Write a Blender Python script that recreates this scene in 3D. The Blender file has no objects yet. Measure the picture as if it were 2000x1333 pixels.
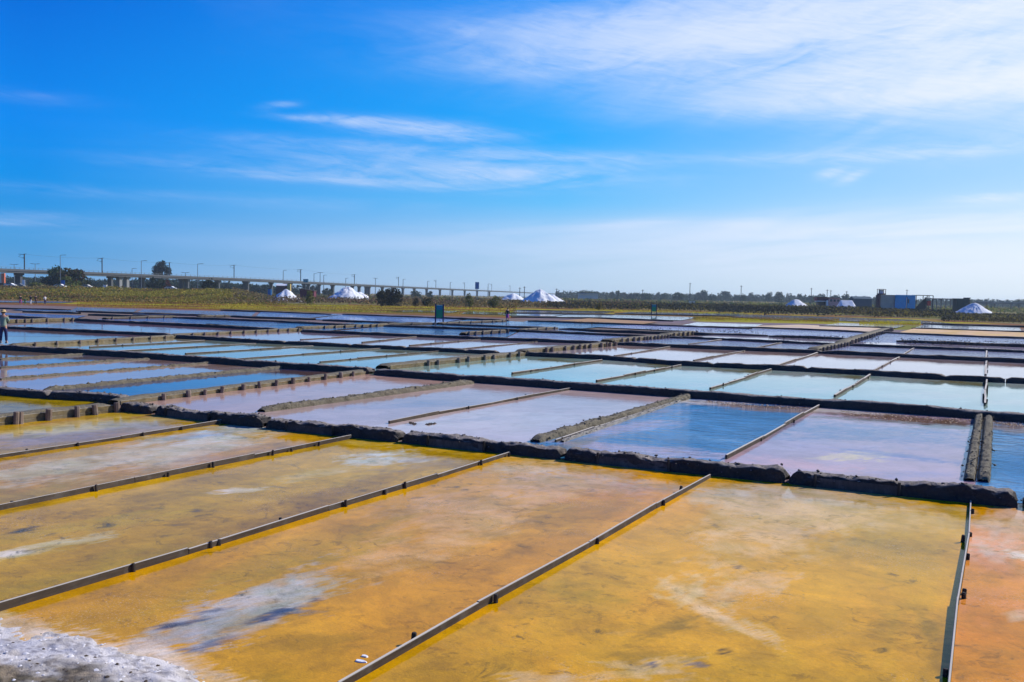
import bpy, math, random
import numpy as np
from mathutils import Vector, Matrix
random.seed(7); RNG = np.random.default_rng(7)
S = bpy.context.scene
C = S.collection
# ------------------------------------------------------------------ camera
F_PX, YAW, PIT, ROL, H = 1801.48, -0.4839855, -0.0486666, 0.0191739, 3.2
FW = np.array([math.sin(YAW)*math.cos(PIT), math.cos(YAW)*math.cos(PIT), math.sin(PIT)])
_r = np.array([math.cos(YAW), -math.sin(YAW), 0.]); _u = np.cross(_r, FW)
RT = math.cos(ROL)*_r + math.sin(ROL)*_u; UP = -math.sin(ROL)*_r + math.cos(ROL)*_u
cam = bpy.data.cameras.new('camera'); co = bpy.data.objects.new('camera', cam); C.objects.link(co)
cam.sensor_width = 36; cam.lens = 36*F_PX/2000; cam.clip_start = .1; cam.clip_end = 40000
M = Matrix(((RT[0], UP[0], -FW[0], 0), (RT[1], UP[1], -FW[1], 0), (RT[2], UP[2], -FW[2], H), (0, 0, 0, 1)))
co.matrix_world = M; S.camera = co
# ------------------------------------------------------------------ light
SUN_AZ, SUN_EL = math.radians(38), math.radians(34)      # azimuth to the right of +Y
sd = Vector((math.sin(SUN_AZ)*math.cos(SUN_EL), math.cos(SUN_AZ)*math.cos(SUN_EL), math.sin(SUN_EL)))
sun = bpy.data.lights.new('sun', 'SUN'); sun.energy = 4.9; sun.angle = math.radians(.53); sun.color = (1, .95, .87)
so = bpy.data.objects.new('sun', sun); C.objects.link(so); so.rotation_euler = (-sd).to_track_quat('-Z', 'Y').to_euler()
S.view_settings.view_transform = 'Standard'; S.view_settings.look = 'None'
S.view_settings.exposure = .1; S.view_settings.gamma = 1
S.cycles.max_bounces = 6
def lin(c):
    return tuple(((v/255)/12.92 if v/255 <= .04045 else ((v/255+.055)/1.055)**2.4) for v in c[:3])
class NT:
    """small node helper"""
    def __init__(s, tree): s.t = tree; s.n = tree.nodes; s.l = tree.links
    def new(s, k, **kw):
        n = s.n.new(k)
        for a, b in kw.items(): setattr(n, a, b)
        return n
    def put(s, sock, v):
        if v is None: return
        if hasattr(v, 'is_output') or isinstance(v, bpy.types.NodeSocket): s.l.new(v, sock)
        else:
            if sock.type == 'RGBA' and len(v) == 3: v = (*v, 1)
            sock.default_value = v
    def m(s, op, a, b=None, c=None, clamp=False):
        n = s.new('ShaderNodeMath', operation=op); n.use_clamp = clamp
        s.put(n.inputs[0], a); s.put(n.inputs[1], b)
        if c is not None: s.put(n.inputs[2], c)
        return n.outputs[0]
    def v(s, op, a, b=None):
        n = s.new('ShaderNodeVectorMath', operation=op); s.put(n.inputs[0], a); s.put(n.inputs[1], b); return n.outputs
    def mix(s, f, a, b, blend='MIX'):
        n = s.new('ShaderNodeMix', data_type='RGBA', blend_type=blend)
        s.put(n.inputs[0], f); s.put(n.inputs[6], a); s.put(n.inputs[7], b); return n.outputs[2]
    def noise(s, vec, scale, detail=4, rough=.5, dist=0):
        n = s.new('ShaderNodeTexNoise'); s.put(n.inputs['Vector'], vec)
        n.inputs['Scale'].default_value = scale; n.inputs['Detail'].default_value = detail
        n.inputs['Roughness'].default_value = rough; n.inputs['Distortion'].default_value = dist
        return n.outputs[0]
    def ramp(s, f, stops):
        n = s.new('ShaderNodeValToRGB'); s.put(n.inputs[0], f); e = n.color_ramp.elements
        while len(e) < len(stops): e.new(.5)
        for i, (p, c) in enumerate(stops):
            e[i].position = p; e[i].color = (*c, 1) if hasattr(c, '__len__') else (c, c, c, 1)
        return n.outputs[0]
    def rng(s, f, a, b, c=0., d=1., sm=False):
        n = s.new('ShaderNodeMapRange', interpolation_type='SMOOTHSTEP' if sm else 'LINEAR')
        s.put(n.inputs[0], f)
        for i, v in enumerate((a, b, c, d)): n.inputs[i+1].default_value = v
        return n.outputs[0]
    def comb(s, x, y, z):
        n = s.new('ShaderNodeCombineXYZ'); s.put(n.inputs[0], x); s.put(n.inputs[1], y); s.put(n.inputs[2], z); return n.outputs[0]
    def sep(s, v):
        n = s.new('ShaderNodeSeparateXYZ'); s.put(n.inputs[0], v); return n.outputs
# ------------------------------------------------------------------ sky
W = bpy.data.worlds.new('World'); S.world = W; W.use_nodes = True
w = NT(W.node_tree); w.n.clear()
tc = w.new('ShaderNodeTexCoord').outputs['Generated']
dx, dy, dz = w.sep(tc)[:3]
sky = w.new('ShaderNodeTexSky', sky_type='NISHITA'); sky.sun_disc = False
sky.sun_elevation = SUN_EL; sky.sun_rotation = SUN_AZ; sky.altitude = 0; sky.air_density = 1; sky.dust_density = .6; sky.ozone_density = 2
hl = w.m('SQRT', w.m('ADD', w.m('MULTIPLY', dx, dx), w.m('MULTIPLY', dy, dy)))
cs = w.m('DIVIDE', w.m('ADD', w.m('MULTIPLY', dx, math.sin(SUN_AZ)), w.m('MULTIPLY', dy, math.cos(SUN_AZ))), w.m('MAXIMUM', hl, .001))
def col(stops): return w.ramp(dz, [(p, lin(c)) for p, c in stops])
cA = col([(0, (104, 160, 210)), (.05, (52, 150, 218)), (.10, (0, 142, 228)), (.16, (0, 134, 234)), (.30, (0, 98, 210)), (.6, (4, 70, 170)), (1, (8, 55, 140))])
cB = col([(0, (186, 210, 232)), (.04, (168, 203, 234)), (.10, (100, 188, 246)), (.17, (24, 166, 248)), (.30, (0, 144, 244)), (.6, (10, 95, 205)), (1, (8, 60, 150))])
cC = col([(0, (230, 239, 246)), (.05, (224, 238, 250)), (.10, (184, 220, 253)), (.17, (136, 198, 252)), (.30, (118, 184, 248)), (.6, (70, 140, 225)), (1, (20, 70, 160))])
f1 = w.rng(cs, -.05, .454); f2 = w.rng(cs, .454, .84)
skc = w.mix(f2, w.mix(f1, cA, cB), cC)
# Nishita carries a share of the sky, graded scattering the rest
nis = w.v('SCALE', sky.outputs[0]); nis_n = nis[0].node; nis_n.inputs['Scale'].default_value = .1
skc = w.mix(.01, skc, nis[0])
# cirrus, in azimuth / elevation degrees around the view heading
az = w.m('MULTIPLY', w.m('SUBTRACT', w.m('ARCTAN2', dx, dy), YAW), 57.2958)
el = w.m('MULTIPLY', w.m('ARCSINE', dz), 57.2958)
def wisp(sx, sy, shear, sc, det, ro, seed, dist=.6):
    v = w.comb(w.m('MULTIPLY', az, sx), w.m('MULTIPLY', w.m('ADD', el, w.m('MULTIPLY', az, shear)), sy), seed)
    return w.noise(v, sc, det, ro, dist)
n1 = wisp(.030, .19, .0, 1., 7, .55, 3.1, .9)
n2 = wisp(.05, .5, -.06, 1.3, 8, .6, 9.7, 1.2)
n3 = wisp(.10, .32, -.18, 1.6, 6, .62, 21., 1.)
n4 = wisp(.11, .85, .16, 1.4, 8, .72, 40., 2.4)
def ae(px, py):
    d = (px-1000)*RT + (666.5-py)*UP + F_PX*FW; d = d/np.linalg.norm(d)
    return math.degrees(math.atan2(d[0], d[1]) - YAW), math.degrees(math.asin(d[2]))
def blob(px, py, rx, ry, k, tilt=0):
    a, e = ae(px, py); rx *= .0318; ry *= .0318
    A = w.m('SUBTRACT', az, a); E = w.m('ADD', w.m('SUBTRACT', el, e), w.m('MULTIPLY', A, tilt))
    q = w.m('ADD', w.m('POWER', w.m('ABSOLUTE', w.m('DIVIDE', A, rx)), 2.), w.m('POWER', w.m('ABSOLUTE', w.m('DIVIDE', E, ry)), 2.))
    return w.m('MULTIPLY', w.m('POWER', 2.718, w.m('MULTIPLY', q, -1.)), k)
def addall(l):
    r = l[0]
    for x in l[1:]: r = w.m('ADD', r, x)
    return r
big = addall([blob(1750, 60, 560, 90, 1.15), blob(1450, 85, 420, 60, .6, .0), blob(1900, 168, 360, 26, 1.7, -.03), blob(1250, 70, 300, 45, .45, -.08), blob(1150, 118, 230, 22, .4, -.06), blob(1900, 240, 260, 60, .42), blob(1650, 145, 180, 14, .5), blob(2050, -60, 500, 130, 1.)])
mid = addall([blob(830, 255, 130, 16, .95, .05), blob(620, 232, 75, 6, .75), blob(700, 236, 40, 8, .6, .1), blob(545, 207, 30, 6, .5, -.14), blob(900, 300, 330, 13, .62, .02), blob(800, 330, 330, 26, .55), blob(620, 348, 260, 9, .65, .03), blob(1050, 345, 200, 22, .35), blob(905, 58, 28, 8, .3, .2), blob(60, 190, 110, 12, .12), blob(100, 425, 260, 9, .32), blob(30, 436, 120, 5, .4), blob(350, 385, 420, 12, .2), blob(1622, 340, 22, 8, .9, -.15), blob(1662, 347, 22, 8, .9, -.3), blob(1800, 300, 350, 12, .35), blob(1960, 388, 70, 8, .8)])
low = addall([blob(700, 480, 560, 18, .32), blob(1550, 490, 620, 46, .75), blob(1350, 455, 420, 22, .5, .0), blob(1900, 430, 420, 30, .5, -.03), blob(1220, 440, 90, 10, .6, -.1), blob(1460, 440, 60, 9, .55)])
mb = w.m('MULTIPLY', w.m('MULTIPLY', big, w.rng(w.m('ADD', w.m('MULTIPLY', n1, .55), w.m('MULTIPLY', n3, .45)), .33, .66, .15, 1.3)), w.rng(n4, .3, .65, .65, 1.25))
mm = w.m('MULTIPLY', w.m('MULTIPLY', mid, w.rng(w.m('ADD', w.m('MULTIPLY', n2, .7), w.m('MULTIPLY', n3, .3)), .36, .6, .05, 1.2)), w.rng(n4, .34, .62, .4, 1.3))
ml = w.m('MULTIPLY', low, w.rng(n2, .35, .65, .3, 1.1))
# thin veil everywhere so the sky beyond the frame goes on in the same way
veil = w.m('MULTIPLY', w.m('MULTIPLY', w.rng(n1, .52, .75, 0, .10), w.rng(dz, .0, .12)), w.rng(cs, -.2, .8, .15, 1))
cm = w.m('ADD', w.m('ADD', mb, mm), w.m('ADD', ml, veil))
cm = w.m('SUBTRACT', 1, w.m('POWER', 2.718, w.m('MULTIPLY', cm, -1.15)), clamp=True)
ccol = w.mix(w.rng(cs, .1, .8), lin((170, 200, 245)), lin((240, 244, 255)))
skc = w.mix(w.m('MULTIPLY', cm, .92), skc, ccol)
below = w.mix(w.m('LESS_THAN', dz, 0), skc, lin((120, 120, 110)))
bg = w.new('ShaderNodeBackground'); w.put(bg.inputs[0], below); bg.inputs[1].default_value = 1.
w.l.new(bg.outputs[0], w.new('ShaderNodeOutputWorld').inputs[0])
# ------------------------------------------------------------------ picture <-> place
def G(x, y, z=0.):
    d = (x-1000)*RT + (666.5-y)*UP + F_PX*FW
    return d*((z-H)/d[2]) + np.array([0, 0, H])
def PX(P):
    d = np.asarray(P, float) - np.array([0, 0, H]); k = F_PX/(d@FW)
    return 1000+(d@RT)*k, 666.5-(d@UP)*k
def HZ(x): return 559.57 + .01918*x
def AT(px, D, ytop=None):
    """ground point in picture column px at depth D; with ytop also the height seen there"""
    d = (px-1000)*RT + (666.5-HZ(px))*UP + F_PX*FW; p = d*(D/F_PX)
    if ytop is None: return Vector((p[0], p[1], 0))
    return Vector((p[0], p[1], 0)), H + (HZ(px)-ytop)/F_PX*D
HEAD = math.atan2(FW[0], FW[1])
# ------------------------------------------------------------------ numpy noise
def vnoise(x, y, seed=0):
    xi = np.floor(x).astype(np.int64); yi = np.floor(y).astype(np.int64); xf = x-xi; yf = y-yi
    def h(a, b):
        n = (a*374761393 + b*668265263 + seed*974711) & 0x7fffffff
        n = ((n ^ (n >> 13))*1274126177) & 0x7fffffff
        return ((n ^ (n >> 16)) & 0xffff)/65535.
    u = xf*xf*(3-2*xf); v = yf*yf*(3-2*yf)
    return (h(xi, yi)*(1-u)+h(xi+1, yi)*u)*(1-v)+(h(xi, yi+1)*(1-u)+h(xi+1, yi+1)*u)*v
def fbm(x, y, o=4, seed=0):
    r = 0; a = .5; t = 0
    for i in range(o):
        r = r + a*vnoise(x*2**i+i*17.3, y*2**i-i*9.1, seed+i); t += a; a *= .5
    return r/t
# ------------------------------------------------------------------ objects
def link(o): C.objects.link(o); return o
def tag(o, label=None, cat=None, group=None, kind=None):
    if label: o['label'] = label
    if cat: o['category'] = cat
    if group: o['group'] = group
    if kind: o['kind'] = kind
    return o
def empty(name, loc, rz=0):
    o = bpy.data.objects.new(name, None); o.location = loc; o.rotation_euler.z = rz; o.empty_display_size = .3
    return link(o)
def obj(name, me, mat=None, parent=None, loc=None):
    o = bpy.data.objects.new(name, me); link(o)
    if mat is not None and not me.materials: me.materials.append(mat)
    if parent: o.parent = parent
    if loc is not None: o.location = loc
    return o
def mesh_np(name, V, Q, cols=None, smooth=False, center=False):
    V = np.asarray(V, np.float64).reshape(-1, 3); Q = np.asarray(Q, np.int32)
    off = None
    if center:
        off = np.array([V[:, 0].mean(), V[:, 1].mean(), 0]); V = V-off
    k = Q.shape[1]; me = bpy.data.meshes.new(name)
    me.vertices.add(len(V)); me.vertices.foreach_set('co', V.astype(np.float32).ravel())
    me.loops.add(Q.size); me.loops.foreach_set('vertex_index', Q.ravel())
    me.polygons.add(len(Q)); me.polygons.foreach_set('loop_start', np.arange(0, Q.size, k, dtype=np.int32))
    me.polygons.foreach_set('loop_total', np.full(len(Q), k, np.int32))
    if smooth: me.polygons.foreach_set('use_smooth', np.ones(len(Q), bool))
    if cols is not None:
        a = me.color_attributes.new('Col', 'FLOAT_COLOR', 'POINT')
        cc = np.ones((len(V), 4), np.float32); cc[:, :3] = cols; a.data.foreach_set('color', cc.ravel())
    me.update(calc_edges=True); me.validate()
    return (me, off) if center else me
def grid_faces(n, m):
    i = np.arange(n-1)[:, None]*m + np.arange(m-1)[None, :]
    return np.stack([i, i+1, i+m+1, i+m], -1).reshape(-1, 4)
class MB:
    def __init__(s): s.v = []; s.f = []
    def add(s, vs, fs):
        b = len(s.v); s.v += [tuple(v) for v in vs]; s.f += [tuple(b+i for i in f) for f in fs]; return s
    def box(s, x0, x1, y0, y1, z0, z1):
        return s.add([(x0, y0, z0), (x1, y0, z0), (x1, y1, z0), (x0, y1, z0), (x0, y0, z1), (x1, y0, z1), (x1, y1, z1), (x0, y1, z1)],
                     [(3, 2, 1, 0), (4, 5, 6, 7), (0, 1, 5, 4), (1, 2, 6, 5), (2, 3, 7, 6), (3, 0, 4, 7)])
    def tube(s, p, q, r0, r1=None, n=8, cap=True):
        p = Vector(p); q = Vector(q); r1 = r0 if r1 is None else r1; d = (q-p).normalized()
        a = d.orthogonal().normalized(); b = d.cross(a); vs = []
        for c, r in ((p, r0), (q, r1)):
            for i in range(n):
                t = 2*math.pi*i/n; vs.append(c+a*(math.cos(t)*r)+b*(math.sin(t)*r))
        fs = [(i, (i+1) % n, n+(i+1) % n, n+i) for i in range(n)]
        if cap: fs += [tuple(range(n-1, -1, -1)), tuple(range(n, 2*n))]
        return s.add(vs, fs)
    def path(s, pts, r, n=6):
        for a, b in zip(pts[:-1], pts[1:]): s.tube(a, b, r, n=n)
        return s
    def build(s, name, mat, parent=None, loc=None, smooth=False):
        me = bpy.data.meshes.new(name); me.from_pydata(s.v, [], s.f); me.update()
        if smooth:
            for p in me.polygons: p.use_smooth = True
        return obj(name, me, mat, parent, loc)
# ------------------------------------------------------------------ materials
def mat(name): 
    m = bpy.data.materials.new(name); m.use_nodes = True; t = NT(m.node_tree); t.n.clear()
    b = t.new('ShaderNodeBsdfPrincipled'); o = t.new('ShaderNodeOutputMaterial'); t.l.new(b.outputs[0], o.inputs[0])
    return m, t, b
def m_plain(name, c, rough=.7, metal=0, var=.25, scale=3., spec=.3):
    m, t, b = mat(name); g = t.new('ShaderNodeNewGeometry').outputs['Position']
    n = t.noise(g, scale, 5, .6); c = tuple(c)
    b.inputs['Roughness'].default_value = rough; b.inputs['Metallic'].default_value = metal; b.inputs['Specular IOR Level'].default_value = spec
    t.put(b.inputs['Base Color'], t.mix(n, tuple(v*(1-var) for v in c), tuple(min(v*(1+var), .9) for v in c)))
    return m
def m_attr(name, rough=.9, spec=.15, var=.35, scale=2., bump=0., bscale=30., trans=0.):
    m, t, b = mat(name); g = t.new('ShaderNodeNewGeometry').outputs['Position']
    a = t.new('ShaderNodeAttribute', attribute_name='Col').outputs['Color']
    n = t.noise(g, scale, 6, .65)
    t.put(b.inputs['Base Color'], t.mix(1., a, t.ramp(n, [(.2, 1-var), (.8, 1+var*.6)]), 'MULTIPLY'))
    b.inputs['Roughness'].default_value = rough; b.inputs['Specular IOR Level'].default_value = spec
    if bump:
        bp = t.new('ShaderNodeBump'); bp.inputs['Strength'].default_value = .6; bp.inputs['Distance'].default_value = bump
        t.put(bp.inputs['Height'], t.noise(g, bscale, 5, .65)); t.l.new(bp.outputs[0], b.inputs['Normal'])
    return m
def m_mud(name, dark, light, crust=None, salt=0.):
    m, t, b = mat(name); ge = t.new('ShaderNodeNewGeometry'); g = ge.outputs['Position']
    n = t.noise(g, 2.2, 6, .65); n2 = t.noise(g, 22., 6, .7); n3 = t.noise(g, 7., 5, .6, .8)
    c = t.mix(t.rng(n2, .3, .7), dark, light)
    c = t.mix(t.rng(n, .35, .7, 0, .6), c, tuple(v*1.35 for v in light))
    if crust:
        up = t.sep(ge.outputs['Normal'])[2]
        c = t.mix(t.m('MULTIPLY', t.rng(up, .6, .9), t.rng(n3, .35, .65, .3, .95)), c, crust)
    if salt:
        c = t.mix(t.m('MULTIPLY', t.rng(t.noise(g, 9., 6, .7), .62, .7), salt), c, (.62, .6, .58))
    t.put(b.inputs['Base Color'], c); b.inputs['Roughness'].default_value = .85; b.inputs['Specular IOR Level'].default_value = .25
    bp = t.new('ShaderNodeBump'); bp.inputs['Strength'].default_value = 1.; bp.inputs['Distance'].default_value = .035
    t.put(bp.inputs['Height'], t.m('ADD', n2, t.m('MULTIPLY', n3, 1.2))); t.l.new(bp.outputs[0], b.inputs['Normal'])
    return m
def m_wood(name, c0, c1, salt=.2, along='y'):
    m, t, b = mat(name); g = t.new('ShaderNodeNewGeometry').outputs['Position']
    oi = t.new('ShaderNodeObjectInfo').outputs['Random']
    s = (18, 1.2, 18) if along == 'y' else (18, 18, 2)
    gg = t.v('MULTIPLY', g, s)[0]
    n = t.noise(gg, 1.6, 6, .7, .6); n2 = t.noise(g, 3., 5, .65)
    c = t.mix(t.rng(n, .25, .75), c0, c1)
    c = t.mix(t.m('MULTIPLY', t.rng(oi, 0, 1), .35), c, tuple(v*.55 for v in c0))
    c = t.mix(t.m('MULTIPLY', t.rng(n2, .52, .66), salt), c, (.55, .52, .47))
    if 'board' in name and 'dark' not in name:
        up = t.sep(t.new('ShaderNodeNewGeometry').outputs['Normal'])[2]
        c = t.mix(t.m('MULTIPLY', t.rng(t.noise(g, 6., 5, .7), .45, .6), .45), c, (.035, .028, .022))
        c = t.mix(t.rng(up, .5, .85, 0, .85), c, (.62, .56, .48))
    if 'wall' in name:
        c = t.mix(t.m('MULTIPLY', t.rng(t.noise(g, 4.5, 6, .7), .42, .62), .75), c, (.07, .055, .03))
        c = t.mix(t.m('MULTIPLY', t.rng(t.noise(g, 1.3, 4, .6), .5, .65), .5), c, (.22, .19, .13))
    t.put(b.inputs['Base Color'], c); b.inputs['Roughness'].default_value = .8; b.inputs['Specular IOR Level'].default_value = .2
    bp = t.new('ShaderNodeBump'); bp.inputs['Strength'].default_value = .8; bp.inputs['Distance'].default_value = .006
    t.put(bp.inputs['Height'], n); t.l.new(bp.outputs[0], b.inputs['Normal'])
    return m
def m_water(name, rip=.3, sat=1.08,  rough=.03, detail=.35, fleck=0., dark=0., wind=1., coat=1., bumpd=.01, bed=0.):
    """shallow brine over a painted bed: diffuse bed under a clear 1.33 layer with wind ripples"""
    m, t, b = mat(name); g = t.new('ShaderNodeNewGeometry').outputs['Position']
    a = t.new('ShaderNodeAttribute', attribute_name='Col').outputs['Color']
    gs = t.v('MULTIPLY', g, (1, 1, 1))[0]
    n = t.noise(gs, 1.1, 8, .62, .4); n2 = t.noise(gs, 6., 6, .65, .3)
    c = t.mix(1., a, t.ramp(t.m('ADD', t.m('MULTIPLY', n, .6), t.m('MULTIPLY', n2, .4)), [(.3, 1-detail), (.5, 1.), (.72, 1+detail*.5)]), 'MULTIPLY')
    n5 = t.noise(t.v('MULTIPLY', g, (26, 60, 1))[0], 1., 4, .75); c = t.mix(1., c, t.ramp(n5, [(.3, .82), (.7, 1.14)]), 'MULTIPLY')
    if dark:
        s = t.m('MULTIPLY', t.rng(t.noise(gs, 2.6, 9, .74, 1.), .55, .68), t.rng(t.noise(gs, .4, 4, .6), .42, .58))
        s = t.m('MAXIMUM', s, t.m('MULTIPLY', t.rng(t.noise(gs, 7., 5, .6, .5), .70, .74), .8))
        c = t.mix(t.m('MULTIPLY', s, dark), c, (.05, .055, .03))
        ol = t.m('MULTIPLY', t.rng(t.noise(gs, 1.0, 9, .68, .7), .44, .60), .72*min(1, dark))
        c = t.mix(ol, c, t.mix(1., c, (.62, .62, .34), 'MULTIPLY'))
        ol = t.m('MULTIPLY', t.rng(t.noise(gs, 4.2, 8, .72, 1.2), .54, .62), t.rng(t.noise(gs, .7, 4, .6), .45, .6, 0, .8*min(1, dark)))
        c = t.mix(ol, c, t.mix(1., c, (.45, .44, .32), 'MULTIPLY'))
    if fleck:
        s = t.m('MULTIPLY', t.rng(t.noise(gs, 34., 7, .8), .54, .62), t.rng(t.noise(gs, .55, 4, .6), .47, .62))
        c = t.mix(t.m('MULTIPLY', s, fleck), c, (.75, .7, .64))
    hs = t.new('ShaderNodeHueSaturation'); hs.inputs['Saturation'].default_value = sat; t.put(hs.inputs['Color'], c)
    t.put(b.inputs['Base Color'], hs.outputs[0]); b.inputs['Roughness'].default_value = .9; b.inputs['Specular IOR Level'].default_value = .0
    if bed:
        bb = t.new('ShaderNodeBump'); bb.inputs['Strength'].default_value = .7; bb.inputs['Distance'].default_value = bed
        t.put(bb.inputs['Height'], t.m('ADD', t.noise(g, 9., 8, .72, .5), t.m('MULTIPLY', t.noise(g, 60., 4, .7), .25))); t.l.new(bb.outputs[0], b.inputs['Normal'])
    b.inputs['Coat Weight'].default_value = coat; b.inputs['Coat IOR'].default_value = 1.33; b.inputs['Coat Roughness'].default_value = rough
    bp = t.new('ShaderNodeBump'); bp.inputs['Strength'].default_value = rip; bp.inputs['Distance'].default_value = bumpd
    patch = t.rng(t.noise(gs, .22, 4, .55, .6), .38, .62, .25, 1.)
    wv = t.noise(t.v('MULTIPLY', g, (6*wind, 14*wind, 1))[0], 1., 4, .6, .3)
    wl = t.noise(t.v('MULTIPLY', g, (1.2, 2.6, 1))[0], 1., 3, .5, .3)
    t.put(bp.inputs['Height'], t.m('ADD', t.m('MULTIPLY', wv, patch), t.m('MULTIPLY', wl, 1.6)))
    t.l.new(bp.outputs[0], b.inputs['Coat Normal'])
    return m
def m_leaf(name='foliage'):
    m, t, b = mat(name)
    a = t.new('ShaderNodeAttribute', attribute_name='Col').outputs['Color']
    t.put(b.inputs['Base Color'], a); b.inputs['Roughness'].default_value = .75; b.inputs['Specular IOR Level'].default_value = .15
    tr = t.new('ShaderNodeBsdfTranslucent'); t.put(tr.inputs[0], a); mx = t.new('ShaderNodeMixShader'); mx.inputs[0].default_value = .3
    t.l.new(b.outputs[0], mx.inputs[1]); t.l.new(tr.outputs[0], mx.inputs[2])
    t.l.new(mx.outputs[0], t.n['Material Output'].inputs[0])
    return m
MT = {
 'bank': m_mud('dark mud', (.016, .016, .019), (.060, .050, .043), crust=(.38, .32, .27)),
 'bank_far': m_mud('dark mud far', (.018, .02, .028), (.045, .042, .042), crust=(.34, .28, .21)),
 'ridge': m_mud('crumbly ridge', (.05, .042, .03), (.19, .16, .11), crust=(.17, .145, .10)),
 'crust': m_mud('salt mud', (.12, .10, .08), (.34, .31, .27), salt=.9),
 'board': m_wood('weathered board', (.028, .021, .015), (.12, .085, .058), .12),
 'board_dark': m_wood('dark wet board', (.05, .042, .038), (.13, .105, .085), .1, 'x'),
 'wallwood': m_wood('olive wall board', (.12, .085, .035), (.30, .22, .10), .15),
 'post': m_wood('wooden stake', (.10, .07, .055), (.30, .22, .17), .15, 'z'),
 'peg': m_wood('dark peg', (.02, .017, .015), (.07, .055, .045), .05, 'z'),
 'conc': m_plain('viaduct concrete', (.085, .09, .095), .85, var=.25, scale=.4),
 'conc_l': m_plain('pale concrete', (.22, .22, .22), .85, var=.2, scale=.4),
 'steel': m_plain('galvanised steel', (.16, .18, .20), .5, .3),
 'dsteel': m_plain('dark steel', (.05, .06, .07), .5, .3),
 'salt': m_attr('salt', .9, .2, .12, 1.5, .05, 2.5),
 'leaf': m_leaf(), 'bark': m_plain('bark', (.07, .055, .045), .9),
 'blue': m_plain('blue sheet metal', (.004, .34, .66), .45, .0, .25, 1.2),
 'brown': m_plain('brown sheet metal', (.44, .37, .31), .7, 0, .3, 1.),
 'maroon': m_plain('maroon boards', (.12, .02, .035), .8), 'dark': m_plain('dark timber', (.035, .035, .035), .8),
 'white': m_plain('white paint', (.75, .75, .75), .5, var=.06), 'pale': m_plain('pale plaster', (.55, .52, .46), .8, var=.15),
 'orange': m_plain('orange paint', (.55, .13, .05), .6), 'yellow': m_plain('yellow board', (.6, .42, .12), .7),
 'green': m_plain('green sign face', (.0, .34, .14), .35, var=.08), 'teal': m_plain('blue green print', (.01, .24, .30), .35, var=.3, scale=4),
 'sblue': m_plain('blue sign face', (.01, .13, .38), .35, var=.08), 'red': m_plain('red paint', (.5, .03, .03), .5),
 'glass': m_plain('dark glass', (.02, .03, .04), .08, var=.1, spec=.6), 'tyre': m_plain('tyre', (.02, .02, .02), .9),
 'skin': m_plain('skin', (.45, .24, .16), .6, var=.08), 'hair': m_plain('hair', (.03, .02, .015), .6),
 'straw': m_plain('straw hat', (.5, .34, .16), .8), 'jacket': m_plain('grey green jacket', (.22, .28, .22), .85, var=.2, scale=8),
 'navy': m_plain('navy cloth', (.015, .02, .09), .8), 'black': m_plain('black cloth', (.012, .02, .025), .8),
 'magenta': m_plain('magenta cloth', (.35, .05, .22), .8), 'gcloth': m_plain('green cloth', (.03, .2, .06), .8),
 'bcloth': m_plain('brown cloth', (.08, .045, .035), .8), 'wcloth': m_plain('white cloth', (.6, .6, .62), .8),
 'shoe': m_plain('shoe', (.25, .22, .2), .7),
}
WM = {
 'ochre': m_water('ochre brine', .25, 1.2, .05, .30, .42, .8, coat=.62, bed=.012),
 'pink': m_water('pale brine', .28, 1.1, .04, .16, .4, .2, coat=.85, bed=.008),
 'blue': m_water('rippled blue brine', 1., 1.05, .05, .3, .1, 0., bumpd=.05),
 'mirror': m_water('still brine', .14, 1.1, .03, .12),
 'ripple': m_water('rippled far brine', .5, 1.15, .05, .2, bumpd=.045),
 'dry': m_water('dried pan', .3, .8, .5, .3, .3, .3, coat=.15),
}
# ------------------------------------------------------------------ ground
def L3(c): return np.array(lin(c))
def ss(x, a, b):
    t = np.clip((x-a)/(b-a), 0, 1); return t*t*(3-2*t)
me = mesh_np('ground', [(-9000, -900, -.5), (9000, -900, -.5), (9000, 9000, -.5), (-9000, 9000, -.5)], [(0, 1, 2, 3)])
tag(obj('ground', me, m_plain('distant ground', (.10, .095, .05), .95, var=.3, scale=.02)), kind='structure')
def EH(x, D): return 2.9*ss(D, 250, 328)*(1-ss(x, 440, 525))
ex_ = np.linspace(-420, 680, 90)[None, :]; eD = np.concatenate([np.linspace(245, 500, 90), [506, 520]])[:, None]
def _at(x, D): return (((x-1000)[..., None]*RT + (666.5-HZ(x))[..., None]*UP + F_PX*FW)*(D/F_PX)[..., None])
_x = ex_+0*eD; _D = eD+0*ex_; _P = _at(_x, _D); _z = EH(_x, _D)*(1-ss(_D, 500, 520)); _P[..., 2] = _z+.35*(fbm(_P[..., 0]*.15, _P[..., 1]*.15, 4, 2)-.5)*ss(_z, 0, 1)-.05-.3*ss(_D, 500, 520)
_n = fbm(_P[..., 0]*.1, _P[..., 1]*.1, 4, 6)[..., None]; _c = L3((134, 116, 56))*_n*1.2+L3((86, 90, 40))*(1-_n)
_rd = (ss(_D, 331, 333)*(1-ss(_D, 345, 347)))[..., None]; _c = _c*(1-_rd)+L3((90, 90, 92))*_rd
me = mesh_np('road_embankment', _P.reshape(-1, 3), grid_faces(*_x.shape), _c.reshape(-1, 3), smooth=True)
tag(obj('road_embankment', me, m_attr('grassy road bank', .95, .1, .4, 1.2)), kind='structure')
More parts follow.
